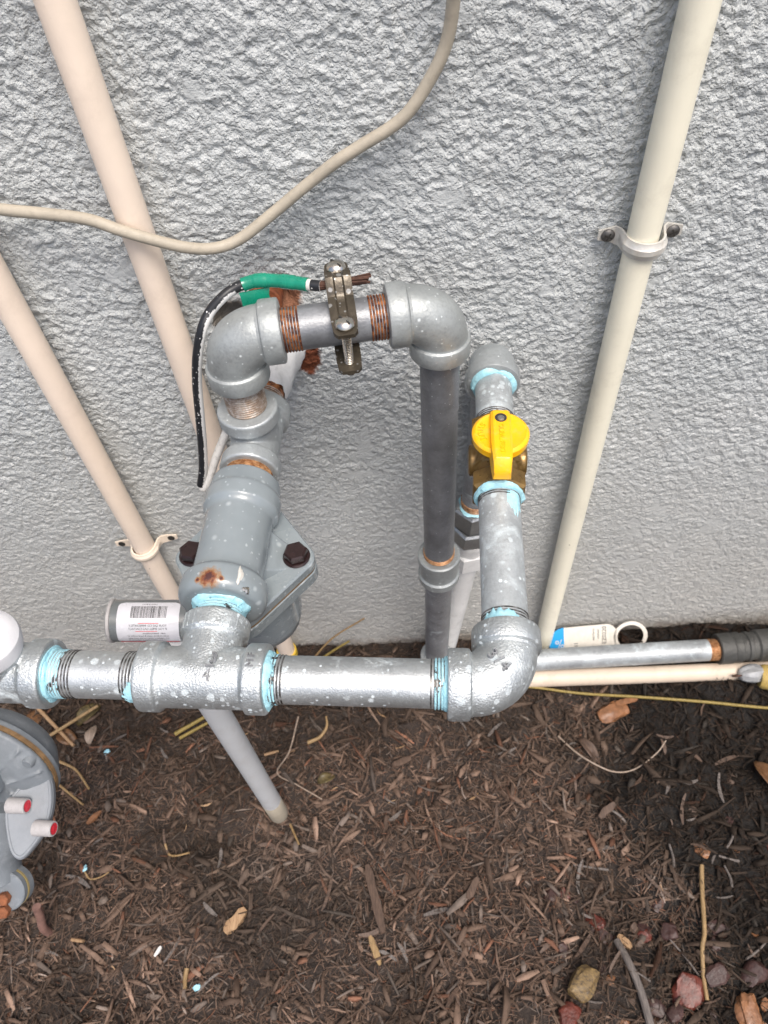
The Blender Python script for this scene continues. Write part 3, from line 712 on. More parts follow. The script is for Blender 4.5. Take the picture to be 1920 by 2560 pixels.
# ------------------------------------------------------------------ ground run
gr = thing('ground_gas_pipe', (.20, -.051, .012), 'dull galvanized gas pipe lying along the wall base ending in a black fitting', 'gas pipe')
GP1 = V(.366, -.0495, .030); gd = (GP1 - GE).normalized()
part(gr, 'elbow', 'galvold', elbow_mb(GE, UP, gd))
part(gr, 'pipe', 'pipeground', pipe_mb(GE + gd * .030, GP1))
part(gr, 'thread', 'threadcopper', thread_mb(GP1 - gd * .001, gd, .013, RP + .0002))
g2 = (V(.4413, -.0448, .030) - V(.3743, -.0473, .030)).normalized(); B0 = V(.3765, -.0490, .030)
bf = part(gr, 'black_fitting', 'blackfit', MB().lathe(B0, g2, [(0, RP), (0, .0175), (.001, .0188), (.017, .0190), (.0185, .0176), (.021, .0185), (.027, .0190), (.0285, .0172), (.0340, .0170), (.0352, .0184), (.0392, .0184), (.0404, .0170), (.046, .0172), (.048, .0196), (.075, .0194), (.077, .0170), (.14, .0170), (.142, .0134), (.30, .0134)], 44))
for ch, x_, r_ in (('F', .033, .0172), ('M', .040, .0172), ('G', .062, .0194)): letter(bf, 'steeldirty', ch, .0075, 0, B0 + g2 * x_, g2, V(0, -1, 0), r_, math.radians(12), -.0001, .0004, 1)
part(gr, 'rust_thread', 'threadcopper', thread_mb(B0 + g2 * .0755, g2, .008, .0176))
GC = [(0.0450, -0.0655, 0.0080), (0.1552, -0.0669, 0.0120), (0.2818, -0.0694, 0.0120), (0.3975, -0.0713, 0.0120), (0.5600, -0.0740, 0.0100)]
solo('conduit', 'beigelow', MB().tube(catmull(GC, 6), RC, 32), (.25, -.069, .0), 'beige conduit lying on the mulch beside the galvanized pipe', 'conduit')
pt = thing('bonding_lug', (.408, -.080, .010), 'grey lump of a bonding lug on a yellow wrap beside the black fitting', 'lug')
lump = MB().lathe((.396, -.0815, .022), (1, .05, .10), [(0, .003), (.002, .0065), (.008, .0098), (.016, .0112), (.024, .0105), (.030, .007), (.032, .003)], 22, wob=.10, rs=6)
part(pt, 'lump', 'putty', lump); part(pt, 'yellow_wrap', 'yellowcap', MB().lathe((.421, -.083, .021), (1, -.25, .02), [(0, .013), (.004, .0150), (.05, .0150)], 28))
part(pt, 'wire_loop', 'copper', MB().tube(catmull([(.400, -.083, .025), (.393, -.085, .029), (.388, -.084, .026), (.390, -.081, .021), (.397, -.080, .019)], 5), .0011, 8))

# ------------------------------------------------------------------ pressure regulator
K = lambda k: T1 + SD * k
CP = K(.0928)
reg = thing('pressure_regulator', (CP.x, CP.y, .40), 'grey painted gas regulator with bolted flange, rust spot and labelled side tube', 'regulator')
b = MB().lathe(K(0), SD, [(.0450, .0150), (.0450, .0225), (.0460, .0246), (.0485, .0262), (.0520, .0268), (.0600, .0264), (.0615, .0250), (.0640, .0222), (.0680, .0216), (.1100, .0216), (.1125, .0228), (.1145, .0248), (.1250, .0252), (.1272, .0240), (.1380, .0230), (.1396, .0212), (.1398, .0150)], 64)
b.lathe(CP - UP * .018, UP, [(-.016, .028), (0, .0262), (.010, .0200), (.022, .012)], 48)
for sg in (-1, 1):                                      # webs from the body down to the flange lobes
    R_ = []
    for mm, z_, hw in ((.012, .505, .024), (.020, .4945, .019), (.028, .4885, .014), (.036, .4855, .010)):
        c = CP + MD * (sg * mm); c.z = 0
        R_.append([c + SD * hw + UP * .478, c + SD * (hw * .8) + UP * z_, c - SD * (hw * .8) + UP * z_, c - SD * hw + UP * .478])
    b.rings(R_)
RL = V(CP.x, CP.y, .40)
def on_collar(ph, k, r_=.0264): return tuple(K(k) + (UP * math.cos(ph) + MD * math.sin(ph)) * r_ - RL)
M['regbody'] = reg_rusty([(on_collar(-.07, .0500), .0066, .0060), (on_collar(-.34, .0490), .0020, .0018), (on_collar(.20, .0495), .0018, .0016)])
part(reg, 'body', 'regbody', b, remesh=.0010, sm_it=3)
def hull(c_, lobes, n=72):
    pts = []
    for i in range(n):
        a = 2 * PI * i / n; d = (math.cos(a), math.sin(a)); pts.append(max((x * d[0] + y_ * d[1] + r, (x + r * d[0], y_ + r * d[1])) for x, y_, r in lobes)[1])
    return pts
LOB = [(.0375, 0, .0112), (-.0325, 0, .0112), (0, .030, .022), (0, -.030, .022)]
poly = hull(None, LOB); base = V(CP.x, CP.y, 0)
part(reg, 'flange', 'reg', MB().prism(poly, base, MD, SD, UP, .4785, .4872, .0012))
part(reg, 'gasket', 'gasket', MB().prism([(x * .985, y_ * .985) for x, y_ in poly], base, MD, SD, UP, .4768, .4790))
part(reg, 'lower_flange', 'reg', MB().prism(poly, base, MD, SD, UP, .4655, .4772, .0012))
part(reg, 'bonnet', 'reg', MB().lathe(base + UP * .468, -UP, [(0, .0300), (.004, .0308), (.050, .0302), (.058, .0288), (.064, .0245), (.067, .016), (.068, .0001)], 56))
for sg in (-1, 1):
    p = base + MD * (.0372 if sg > 0 else -.0318) + UP * .4872
    bo = part(reg, 'bolt', 'boltdark', MB().lathe(p, UP, [(0, .0088), (.0012, .0090), (.0020, .0082)], 32))
    part(bo, 'bolt_head', 'boltdark', MB().hexn(p + UP * .0018, UP, .0079, .0062, (1, .25 * sg, 0), .16))
    part(bo, 'bolt_end', 'rust', MB().lathe(p - UP * .0215, -UP, [(0, .0045), (.009, .0045), (.010, .0038)], 16))
    part(reg, 'nut', 'nutgrey', MB().hexn(p - UP * .0217, -UP, .0080, .0065, (1, .1, 0), .14))
def blob_on(axis_c, axis, phi, k, r, size, mat, name, seed, sx=1.3, side=FR):
    n = UP * math.cos(phi) + MD * math.sin(phi); t2 = n.cross(axis); rr = random.Random(seed); m = MB(); R_ = []
    for t_, h in ((1., -.0003), (.85, .0003), (.5, .0006), (.05, .0008)):
        R_.append([axis_c + axis * (k + size * t_ * math.sin(a) * (1 + .22 * math.sin(3 * a + seed) + .12 * math.sin(7 * a))) + t2 * (size * sx * t_ * math.cos(a) * (1 + .22 * math.sin(3 * a + seed))) + n * (r + h - (size * sx * t_ * math.cos(a)) ** 2 / (2 * r)) for a in [2 * PI * j / 26 for j in range(26)]])
    m.rings(R_); return m
part(reg, 'chipped_paint', 'strapmetal', blob_on(K(0), SD, math.radians(34), .0540, .0266, .0055, 'rust', '', 5, .35))
part(reg, 'chipped_paint', 'steel', blob_on(K(0), SD, math.radians(47), .0470, .0258, .0024, 'rust', '', 8, 1.))
# side tube with its printed label
TA, TB = V(-.2130, -.1900, .4270), V(-.1280, -.1900, .4175); td = (TB - TA).normalized(); rt = .0150
tubep = part(reg, 'side_tube', 'tubegrey', MB().lathe(TA, td, [(0, .012), (.0, rt - .0010), (.0012, rt), (.0540, rt), (.0555, rt + .0012), (.062, rt + .0012), (.064, rt), (.090, rt)], 56))
part(reg, 'end_cap', 'post', MB().lathe(TA - td * .0012, td, [(0, .0120), (.0006, .0148), (.0012, rt + .0007), (.0030, rt + .0007), (.0034, rt)], 56))
tu = (UP - td * UP.dot(td)).normalized(); ts = td.cross(tu); ts = ts if ts.y < 0 else -ts
def tw(lx, ly, lift=0.):                                # label coordinates -> tube surface (label is upside down)
    a = math.radians(30) + ly / rt; n = tu * math.cos(a) + ts * math.sin(a)
    return TC_ - td * lx + n * (rt + lift)
TC_ = TA + td * .0288
def lab_rect(m, x0, x1, y0, y1, lift, n=8, corner=0.):
    R_ = []
    for i in range(n + 1):
        y_ = y0 + (y1 - y0) * i / n; ins = 0.
        if corner:
            e = min(y_ - y0, y1 - y_); ins = corner - math.sqrt(max(0, corner ** 2 - max(0, corner - e) ** 2)) if e < corner else 0
        R_.append([tw(x0 + ins, y_, lift), tw(x1 - ins, y_, lift)])
    vs = [p for r in R_ for p in r]; m.add(vs, [(2 * i, 2 * i + 1, 2 * i + 3, 2 * i + 2) for i in range(n)])
m = MB(); lab_rect(m, -.0215, .0215, -.0152, .0205, .00015, 30, .004); lb = part(tubep, 'label', 'label', m)
m = MB(); rr = random.Random(5); x = -.0125
while x < .0125:
    wd = rr.choice((.00022, .00022, .0004, .0006)); lab_rect(m, x, x + wd, -.0111, -.0020, .0003, 8); x += wd + rr.choice((.00028, .0004, .0005))
part(tubep, 'barcode', 'ink', m)
m = MB()
def lab_text(s, width, size, ly, dx=0.):
    vs, fs = text2d(s, size); x0, x1 = min(v[0] for v in vs), max(v[0] for v in vs); k = width / (x1 - x0)
    m.add([tw((v[0] - (x0 + x1) / 2) * k + dx, ly - v[1], .0003) for v in vs], fs)
lab_text('1023901', .010, .0019, -.0128)
lab_text('YOUR GAS CO. IMMEDIATELY.', .0265, .0023, .0033)
lab_text('IF YOU SMELL GAS CONTACT', .0265, .0023, .0056)
lab_text('mfr. instructions.', .016, .0020, .0090, -.004)
lab_text('codes federal, state & local codes or', .0285, .0018, .0113)
lab_text('this regulator must comply with appl.', .0285, .0018, .0137)
lab_text('installation, maintenance & inspection of', .0285, .0018, .0160)
part(tubep, 'label_text', 'ink', m)
m = MB(); lab_rect(m, -.0075, .0065, .0014, .0018, .0003, 1); lab_rect(m, -.0065, .0085, .0072, .0076, .0003, 1); lab_rect(m, -.0205, .0205, .0183, .0203, .0003, 4)
part(tubep, 'label_red_line', 'redink', m)
# vent pipe hanging below the tube
vp = thing('vent_pipe', (-.166, -.2085, -.02), 'plain grey plastic vent pipe standing in the mulch below the tee', 'pipe')
part(vp, 'pipe', 'ventpipe', MB().lathe((-.166, -.2085, .415), -UP, [(0, .0110), (.33, .0108), (.372, .0107)], 40, True, False))
part(vp, 'stained_end', 'ventend', MB().lathe((-.166, -.2085, .0432), -UP, [(0, .0107), (.0006, .0110), (.05, .0109), (.06, .009)], 40, False, True))

# ------------------------------------------------------------------ ground clamp and wire
Q = EL + ND * .0708
gcl = thing('ground_clamp', (Q.x, Q.y, Q.z - .016), 'dark bronze grounding clamp with two slotted screws on the upper pipe', 'clamp')
def strip(path, hw, tk, rails=()):
    m = MB(); R_ = []; n = len(path)
    for i, (p_, z_) in enumerate(path):
        a, c = path[max(i - 1, 0)], path[min(i + 1, n - 1)]; tx, tz = c[0] - a[0], c[1] - a[1]; L = math.hypot(tx, tz); nx_, nz_ = -tz / L, tx / L
        if nz_ < 0 and False: nx_, nz_ = -nx_, -nz_
        h = hw * (.62 if i in (0, n - 1) else (.9 if i in (1, n - 2) else 1.))
        ring = []
        prof = [(-h, 0), (-h, tk), (-h * .62, tk * 1.25), (-h * .42, tk * 1.25), (-h * .28, tk * .75), (h * .28, tk * .75), (h * .42, tk * 1.25), (h * .62, tk * 1.25), (h, tk), (h, 0)] if rails and 3 <= i < n - 3 else \
               [(-h, 0), (-h, tk), (-h * .62, tk), (-h * .42, tk), (-h * .28, tk), (h * .28, tk), (h * .42, tk), (h * .62, tk), (h, tk), (h, 0)]
        for x_, o in prof: ring.append(Q + ND * x_ + PD * (p_ + nx_ * o) + UP * (z_ + nz_ * o))
        R_.append(ring)
    m.rings(R_); return m
upper = [(-.0300, .0118), (-.0272, .0120), (-.0165, .0122), (-.0135, .0126), (-.0100, .0140), (-.0040, .0152), (.0015, .0165), (.0040, .0190), (.0060, .0228), (.0085, .0250), (.0115, .0250), (.0145, .0225), (.0170, .0200), (.0215, .0190), (.0290, .0188), (.0318, .0188)]
lower = [(.0318, .0120), (.0290, .0118), (.0190, .0112), (.0152, .0080), (.0146, .0030), (.0140, -.0050), (.0105, -.0105), (.0040, -.0146), (-.0040, -.0150), (-.0110, -.0152), (-.0165, -.0154), (-.0272, -.0155), (-.0300, -.0155)]
part(gcl, 'upper_jaw', 'bronze', strip(upper, .0078, .0026, True)); part(gcl, 'lower_jaw', 'bronze', strip(lower, .0078, -.0024))
for pd_, zt, zb in ((-.0218, .0150, -.022), (.0245, .0218, .006)):
    c = Q + PD * pd_
    scw = part(gcl, 'screw', 'steel', thread_mb(c + UP * zb, UP, zt - zb, .0029, .00125, .0007))
    part(scw, 'screw_head', 'steel', MB().lathe(c + UP * zt, UP, [(0, .0056), (.0008, .0060), (.0024, .0054), (.0038, .0036), (.0043, .0012)], 32))
    ex = (ND * .55 - PD * .84).normalized(); ey = UP.cross(ex)
    part(scw, 'slot', 'slot', MB().prism([(-.0046, -.0005), (.0046, -.0005), (.0046, .0005), (-.0046, .0005)], c + UP * (zt + .0030), ex, ey, UP, 0, .0012))
WIRE = [(-0.0412, -0.0790, 0.6167), (-0.0489, -0.0767, 0.6165), (-0.0588, -0.0725, 0.6160), (-0.0688, -0.0691, 0.6155), (-0.0789, -0.0669, 0.6150), (-0.0864, -0.0671, 0.6140), (-0.0953, -0.0693, 0.6120), (-0.1030, -0.0736, 0.6090), (-0.1113, -0.0785, 0.6030), (-0.1175, -0.0851, 0.5950), (-0.1242, -0.0889, 0.5780), (-0.1304, -0.0893, 0.5550), (-0.1356, -0.0907, 0.5270), (-0.1407, -0.0916, 0.5000), (-0.1456, -0.0942, 0.4770), (-0.1512, -0.0959, 0.4600)]
WIRE2 = [(-0.1515, -0.0958, 0.4590), (-0.1492, -0.0970, 0.4575), (-0.1436, -0.0945, 0.4660), (-0.1354, -0.0896, 0.4820), (-0.1265, -0.0842, 0.4970), (-0.1178, -0.0775, 0.5100), (-0.1086, -0.0663, 0.5200), (-0.1050, -0.0300, 0.5260), (-.108, .004, .528)]
gw = thing('grounding_wire', (-.1512, -.0959, .4565), 'black grounding wire wrapped in green tape, looping down beside the regulator', 'wire')
wp = catmull(WIRE, 8)
part(gw, 'insulation', 'wire', MB().tube(wp, .0033, 20)); part(gw, 'painted_insulation', 'wirewhite', MB().tube(catmull(WIRE2, 8), .0031, 16))
tp = wp[8:44]; part(gw, 'green_tape', 'tape', MB().tube(tp, .004, 22, True, [.0041 + .0003 * ((i // 7) % 2) for i in range(len(tp))]))
part(gw, 'sleeve_end', 'tapewhite', MB().tube(wp[6:9], .0036, 18))
fl = MB(); R_ = []
for i, (dx, dz) in enumerate(((0, 0), (.002, -.004), (.0015, -.008), (.003, -.0115))):
    a = V(-.0925, -.0705, .6095) + V(dx * .3, -dx * .6, dz); b_ = V(-.0735, -.0685, .6110) + V(-dx * .5, -dx, dz * 1.02)
    R_.append([a + V(0, -.0003, 0), b_ + V(0, -.0003, 0), b_ + V(0, .0003, 0), a + V(0, .0003, 0)])
fl.rings(R_); part(gw, 'tape_flag', 'tape', fl)
rr = random.Random(9)
for k in range(11):
    a = 2 * PI * k / 11; r0 = .0023 if k else 0
    o0 = PD * (r0 * math.cos(a)) + UP * (r0 * math.sin(a)); a2 = a + 1.3; sp = rr.uniform(.6, 1.5)
    o1 = PD * (r0 * math.cos(a2) * sp) + UP * (r0 * math.sin(a2) * sp)
    s0 = V(-.0420, -.0787, .6168); s1 = Q + PD * .0099 + UP * .0212; s2 = s1 + ND * rr.uniform(.0165, .0205) + PD * .001
    part(gw, 'copper_strand', 'copper', MB().tube(catmull([s0 + o0, s1 + (o0 + o1) * .5, s2 + o1], 5), .00075, 8))

# ------------------------------------------------------------------ gas meter at the left edge
MC = V(-.3522, -.2380, .2835)
met = thing('gas_meter', (MC.x, MC.y, .18), 'grey gas meter with gasketed case, two red sealed posts and rusty bolts', 'gas meter')
ax = V(-.196, -.921, .335).normalized(); RM = .0533
back = MB().lathe(MC, -ax, [(.0016, RM - .0006), (.0016, RM), (.0060, RM), (.0070, RM - .004), (.016, RM - .007), (.026, RM - .014), (.034, .026), (.037, .0001)], 64)
part(met, 'rear_case', 'meter', back)
part(met, 'gasket', 'gasket', MB().lathe(MC, ax, [(-.0018, RM - .0008), (-.0018, RM + .0005), (.0018, RM + .0005), (.0018, RM - .0008)], 64, False, False))
front = MB().lathe(MC, ax, [(.0016, RM - .0006), (.0016, RM), (.0055, RM), (.0075, RM - .003), (.011, RM - .008), (.016, RM - .017), (.019, .018), (.020, .0001)], 64)
_, mu, mv = frame(ax, (1, 0, 0))
for k in range(12):
    a = 2 * PI * k / 12 + .18; d = mu * math.cos(a) + mv * math.sin(a); t_ = ax.cross(d)
    front.rings([[MC + d * (RM - .002) + ax * .004 + t_ * .0020, MC + d * (RM - .002) + ax * .0095 + t_ * .0010, MC + d * (RM - .002) + ax * .0095 - t_ * .0010, MC + d * (RM - .002) + ax * .004 - t_ * .0020],
                 [MC + d * .024 + ax * .014 + t_ * .0020, MC + d * .024 + ax * .0215 + t_ * .0009, MC + d * .024 + ax * .0215 - t_ * .0009, MC + d * .024 + ax * .014 - t_ * .0020]])
part(met, 'front_case', 'meter', front, remesh=.0012, sm_it=2)
for k in range(8):
    a = 2 * PI * k / 8 + .45; d = mu * math.cos(a) + mv * math.sin(a)
    part(met, 'case_boss', 'meter', MB().lathe(MC + d * (RM - .005) + ax * .004, ax, [(0, .0052), (.0065, .0048), (.0075, .004)], 20))
# cover plate with sealed posts
PC = V(-.3165, -.2790, .2760); pn = V(.10, -.30, .95).normalized(); _, pu, pv = frame(pn, (1, 0, 0))
pl = [(.0040, .0330), (.0110, .0320), (.0160, .0240), (.0180, .006), (.0140, -.012), (.001, -.0300), (-.006, -.0315), (-.0120, -.024), (-.0180, -.004), (-.0180, .010), (-.0090, .024)]
def smooth_poly(P_, n=4):
    pts = [Vector((*p, 0)) for p in P_]; out = []; N = len(pts)
    for i in range(N):
        a, b_, c, d = pts[i - 1], pts[i], pts[(i + 1) % N], pts[(i + 2) % N]
        for k in range(n):
            t = k / n; q = .5 * ((2 * b_) + (c - a) * t + (2 * a - 5 * b_ + 4 * c - d) * t * t + (3 * b_ - a - 3 * c + d) * t ** 3); out.append((q.x, q.y))
    return out
cpo = part(met, 'cover_plate', 'meterlight', MB().prism(smooth_poly(pl), PC, pu, pv, pn, -.006, .0035, .0022))
part(cpo, 'raised_rim', 'meterlight', MB().tube([PC + pu * (x * .90) + pv * (y_ * .93) + pn * .0028 for x, y_ in smooth_poly(pl) + smooth_poly(pl)[:1]], .0014, 10))
for (px_, py_) in ((-.0110, .0085), (.0115, -.0095)):
    pdv = (pu * .97 - pv * .08 + pn * .22).normalized(); p0 = PC + pu * px_ + pv * py_ + pn * .0068
    po = part(met, 'seal_post', 'post', MB().lathe(p0, pdv, [(-.004, .0062), (0, .0062), (.0115, .0060), (.0122, .0054), (.0122, .0046)], 32, True, False))
    part(po, 'red_seal', 'redseal', MB().lathe(p0 + pdv * .0104, pdv, [(0, .0050), (.0016, .0048), (.0012, .0030), (.0020, .0010)], 24))
part(met, 'neck', 'meter', MB().tube(catmull([V(-.350, -.258, .262), V(-.362, -.280, .235), V(-.370, -.296, .218), V(-.370, -.308, .206)], 6), .0215, 32))
FCp = V(-.3680, -.3160, .2010); fn = V(-.10, -.62, .78).normalized(); _, fu, fv = frame(fn, (1, 0, 0))
fp = hull(None, [(.012, .000, .017), (-.022, .000, .017), (-.004, .004, .022)])
part(met, 'foot_flange', 'meter', MB().prism(fp, FCp, fu, fv, fn, .0012, .0075, .001))
part(met, 'foot_gasket', 'yellowline', MB().prism([(x * 1.006, y_ * 1.006) for x, y_ in fp], FCp, fu, fv, fn, -.0006, .0014))
part(met, 'rear_foot_flange', 'meter', MB().prism(fp, FCp, fu, fv, fn, -.008, -.0004, .001))
for (bx_, by_) in ((.0125, -.0040), (.0115, -.0150)):
    part(met, 'rusty_bolt', 'boltrust', MB().hexn(FCp + fu * bx_ + fv * by_ + fn * .0072, fn, .0055, .0065, (1, .2, 0), .15))
part(met, 'inlet_pipe', 'galvpipe', pipe_mb(L2 - UP * .030, V(L2.x, L2.y, .335))); part(met, 'inlet_neck', 'meter', MB().lathe(V(L2.x, L2.y, .337), -UP, [(0, .017), (.012, .018), (.02, .019), (.045, .020)], 32))
part(met, 'outlet_stub', 'meter', MB().lathe(FCp + fn * .006 - fu * .008, V(-.75, -.55, .1), [(0, .014), (.05, .0135), (.14, .0134)], 28))
solo('copper_tube', 'pinkcopper', MB().tube(catmull([(-.402, -.306, .052), (-.404, -.312, .035), (-.407, -.320, .015), (-.409, -.322, -.015)], 5), .0043, 16), (-.407, -.320, 0), 'short weathered copper tube rising from the mulch by the meter foot', 'tube')

# ------------------------------------------------------------------ plastic tag
tg = thing('plastic_tag', (.235, -.034, .004), 'white plastic tag with blue end and ring leaning on the wall base', 'tag')
to_, tx_, ty_ = V(.1815, -.0335, .000), V(1, .03, .02).normalized(), V(0, .70, .71).normalized(); tn = tx_.cross(ty_)
def arc(cx_, cy_, r, a0, a1, n=14): return [(cx_ + r * math.cos(math.radians(a0 + (a1 - a0) * i / n)), cy_ + r * math.sin(math.radians(a0 + (a1 - a0) * i / n))) for i in range(n + 1)]
body = [(.0145, .0)] + [(.070, .0)] + arc(.0800, .0100, .007, -130, -90, 4) + [(.0820, .030)] + arc(.068, .0235, .0145, 30, 90, 6) + [(.0145, .038)]
part(tg, 'tag_body', 'tagwhite', MB().prism(body, to_, tx_, ty_, tn, 0, .0014))
part(tg, 'blue_end', 'tagblue', MB().prism([(.0145, .0)] + [(.0145, .038)] + arc(.0145, .019, .019, 90, 270, 16)[1:-1], to_, tx_, ty_, tn, 0, .0014))
rg = MB(); R_ = []
for i in range(40):
    a = 2 * PI * i / 40; d = tx_ * math.cos(a) * 1.12 + ty_ * math.sin(a); c = to_ + tx_ * .0995 + ty_ * .019
    R_.append([c + d * .0195, c + d * .0150, c + d * .0150 + tn * .0014, c + d * .0195 + tn * .0014])
rg.rings(R_, closed=True); part(tg, 'ring', 'tagwhite', rg)
m = MB()
def tag_text(s, size, x, y_, rot, width=None):
    vs, fs = text2d(s, size)
    c, s_ = math.cos(rot), math.sin(rot)
    m.add([to_ + tx_ * (x + v[0] * c - v[1] * s_) + ty_ * (y_ + v[0] * s_ + v[1] * c) + tn * .0017 for v in vs], fs)
tag_text('EZ0220', .0075, .0660, .024, PI / 2); tag_text('manual', .0045, .058, .026, PI / 2); tag_text('warranty', .0045, .052, .026, PI / 2); tag_text('H1', .008, .030, .013, PI / 2)
part(tg, 'printed_text', 'ink', m)
m = MB(); tag_text('%', .017, .0090, .016, .2); part(tg, 'percent_mark', 'white', m)

# ------------------------------------------------------------------ mulch: loose shreds
def chips(n, xr, yr, lmin, lmax, wmin, wmax, seed, dens=None, lift=.004):
    g = np.random.default_rng(seed); x = g.uniform(*xr, n); y_ = g.uniform(*yr, n)
    L = lmin * (lmax / lmin) ** (g.random(n) ** 1.7); W = wmin + (wmax - wmin) * g.random(n) ** 2.2; Tk = W * g.uniform(.25, .6, n)
    yaw = g.uniform(0, 2 * np.pi, n); pit = g.normal(0, .20, n); rol = g.normal(0, .38, n); bend = g.normal(0, .07, n)
    z = ground_h(x, y_) + g.uniform(-.002, lift, n)
    t = np.stack([np.cos(yaw) * np.cos(pit), np.sin(yaw) * np.cos(pit), np.sin(pit)], -1)
    sd = np.stack([-np.sin(yaw), np.cos(yaw), np.zeros(n)], -1); nn = np.cross(t, sd)
    sd2 = sd * np.cos(rol)[:, None] + nn * np.sin(rol)[:, None]; nn2 = np.cross(t, sd2)
    c = np.stack([x, y_, z], -1); P = []
    for k, (u, wk) in enumerate(((-.5, .65), (-.05, 1.), (.5, .5))):
        cc = c + t * (u * L)[:, None] + sd2 * ((bend * L) * (u * u * 2 - .25))[:, None]
        jit = g.uniform(.75, 1.25, n)
        for a, b_ in ((-.5, -.5), (.5, -.5), (.5, .5), (-.5, .5)):
            P.append(cc + sd2 * (a * W * wk * jit)[:, None] + nn2 * (b_ * Tk * wk)[:, None])
    P = np.stack(P, 1)                                                   # n,12,3
    P[..., 1] = np.where(P[..., 1] > -.001, -.001 - g.random(P[..., 1].shape) * .002, P[..., 1])
    F = []
    for k in range(2):
        a, b_ = 4 * k, 4 * k + 4
        for j in range(4): F.append((a + j, a + (j + 1) % 4, b_ + (j + 1) % 4, b_ + j))
    F += [(3, 2, 1, 0), (8, 9, 10, 11)]
    F = np.array(F); faces = (F[None] + 12 * np.arange(n)[:, None, None]).reshape(-1, 4)
    # tint
    v = g.lognormal(0, .34, n); hue = g.random(n)
    col = np.stack([.128 * v, .086 * v, .064 * v], -1)
    red = hue < .05; col[red] = col[red] * np.array([1.3, .95, .82]); grey = hue > .86; col[grey] = v[grey][:, None] * np.array([.135, .107, .090])
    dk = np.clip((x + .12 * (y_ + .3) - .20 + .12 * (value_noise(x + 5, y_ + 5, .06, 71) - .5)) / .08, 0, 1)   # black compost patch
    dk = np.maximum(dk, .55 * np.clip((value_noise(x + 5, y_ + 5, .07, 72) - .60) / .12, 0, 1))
    dk = np.maximum(dk, .55 * np.clip((y_ + .16 + .08 * (value_noise(x + 5, y_ + 5, .05, 73) - .5)) / .08, 0, 1))      # manifold shade painted into the tint by the wall, plus damp
    du = np.exp(-((x + .165) / .075) ** 2 - ((y_ + .285) / .05) ** 2) * (.4 + .6 * g.random(n)) * np.clip(value_noise(x + 5, y_ + 5, .022, 75) * 1.6, 0, 1)      # dusty pale fines
    col = col * (1 - .75 * du)[:, None] + np.array([.185, .150, .128]) * (.75 * du)[:, None]
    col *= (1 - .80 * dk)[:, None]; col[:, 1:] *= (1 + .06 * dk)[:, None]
    return P, faces, col
def chip_object(name, sets, label=None):
    P = np.concatenate([s[0].reshape(-1, 3) for s in sets]); off = 0; Fs = []; Cs = []
    for s in sets: Fs.append(s[1] + off); off += s[0].shape[0] * 12; Cs.append(np.repeat(s[2], 12, 0))
    F = np.concatenate(Fs); Cv = np.concatenate(Cs); me = bpy.data.meshes.new(name)
    me.vertices.add(len(P)); me.vertices.foreach_set('co', P.reshape(-1).astype(np.float32))
    me.loops.add(F.size); me.loops.foreach_set('vertex_index', F.reshape(-1).astype(np.int32))
    me.polygons.add(len(F)); me.polygons.foreach_set('loop_start', np.arange(0, F.size, 4, dtype=np.int32))
    me.update(calc_edges=True)
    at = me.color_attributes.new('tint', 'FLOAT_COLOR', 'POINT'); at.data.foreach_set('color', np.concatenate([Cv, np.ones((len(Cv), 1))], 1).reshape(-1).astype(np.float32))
    me.materials.append(M['mulch']); ob = bpy.data.objects.new(name, me); COL.objects.link(ob); return ob
VX, VY = (-.56, .50), (-.50, -.001)
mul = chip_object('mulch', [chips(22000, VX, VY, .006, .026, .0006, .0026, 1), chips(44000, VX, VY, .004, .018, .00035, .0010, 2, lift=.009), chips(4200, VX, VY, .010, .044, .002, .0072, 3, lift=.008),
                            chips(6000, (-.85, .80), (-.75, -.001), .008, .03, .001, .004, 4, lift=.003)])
tag(mul, 'dark brown shredded bark mulch covering the ground along the wall', 'mulch', None, 'stuff')

# larger loose strips, one object each
strip_meshes = {}
def strip_mesh(k, mat):
    key = (k, mat)
    if key not in strip_meshes:
        rr = random.Random(100 + k); L = rr.uniform(.016, .032); W = rr.uniform(.0022, .0048); Tk = W * .4; bnd = rr.uniform(-.12, .12); R_ = []
        for i in range(6):
            u = i / 5 - .5; wk = (1 - (2 * u) ** 4 * .6) * rr.uniform(.8, 1.15)
            c = V(u * L, bnd * L * (u * u * 4 - .3), .001 * math.sin(u * 5 + k))
            R_.append([c + V(0, a * W * wk / 2, b_ * Tk / 2 + rr.uniform(-.0003, .0003)) for a, b_ in ((-1, -1), (1, -.8), (1, .8), (-1, 1))])
        o = MB().rings(R_).build('t', mat, None); strip_meshes[key] = o.data; bpy.data.objects.remove(o)
    return strip_meshes[key]
rr = random.Random(77)
KIND = [('barkbrown', 'brown shredded bark strip lying loose on top of the mulch', 'loose bark strips', 90), ('greywood', 'grey weathered wood sliver lying loose on top of the mulch', 'loose grey slivers', 36), ('tanwood', 'small tan wood splinter lying loose on the dark mulch', 'loose tan splinters', 14)]
for mat, lab, grp, n in KIND:
    for i in range(n):
        x, y_ = rr.uniform(-.46, .36), rr.uniform(-.43, -.08)
        ob = bpy.data.objects.new('wood_strip', strip_mesh(rr.randrange(7), mat)); COL.objects.link(ob)
        ob.location = (x, y_, float(ground_h(np.array(x), np.array(y_))) + .0052); s_ = rr.uniform(.5, 1.15) * (.55 if mat == 'tanwood' else 1); ob.scale = (s_, s_, s_)
        ob.rotation_euler = (rr.gauss(0, .25), rr.gauss(0, .12), rr.uniform(0, 6.28)); tag(ob, lab, 'wood strip', grp)

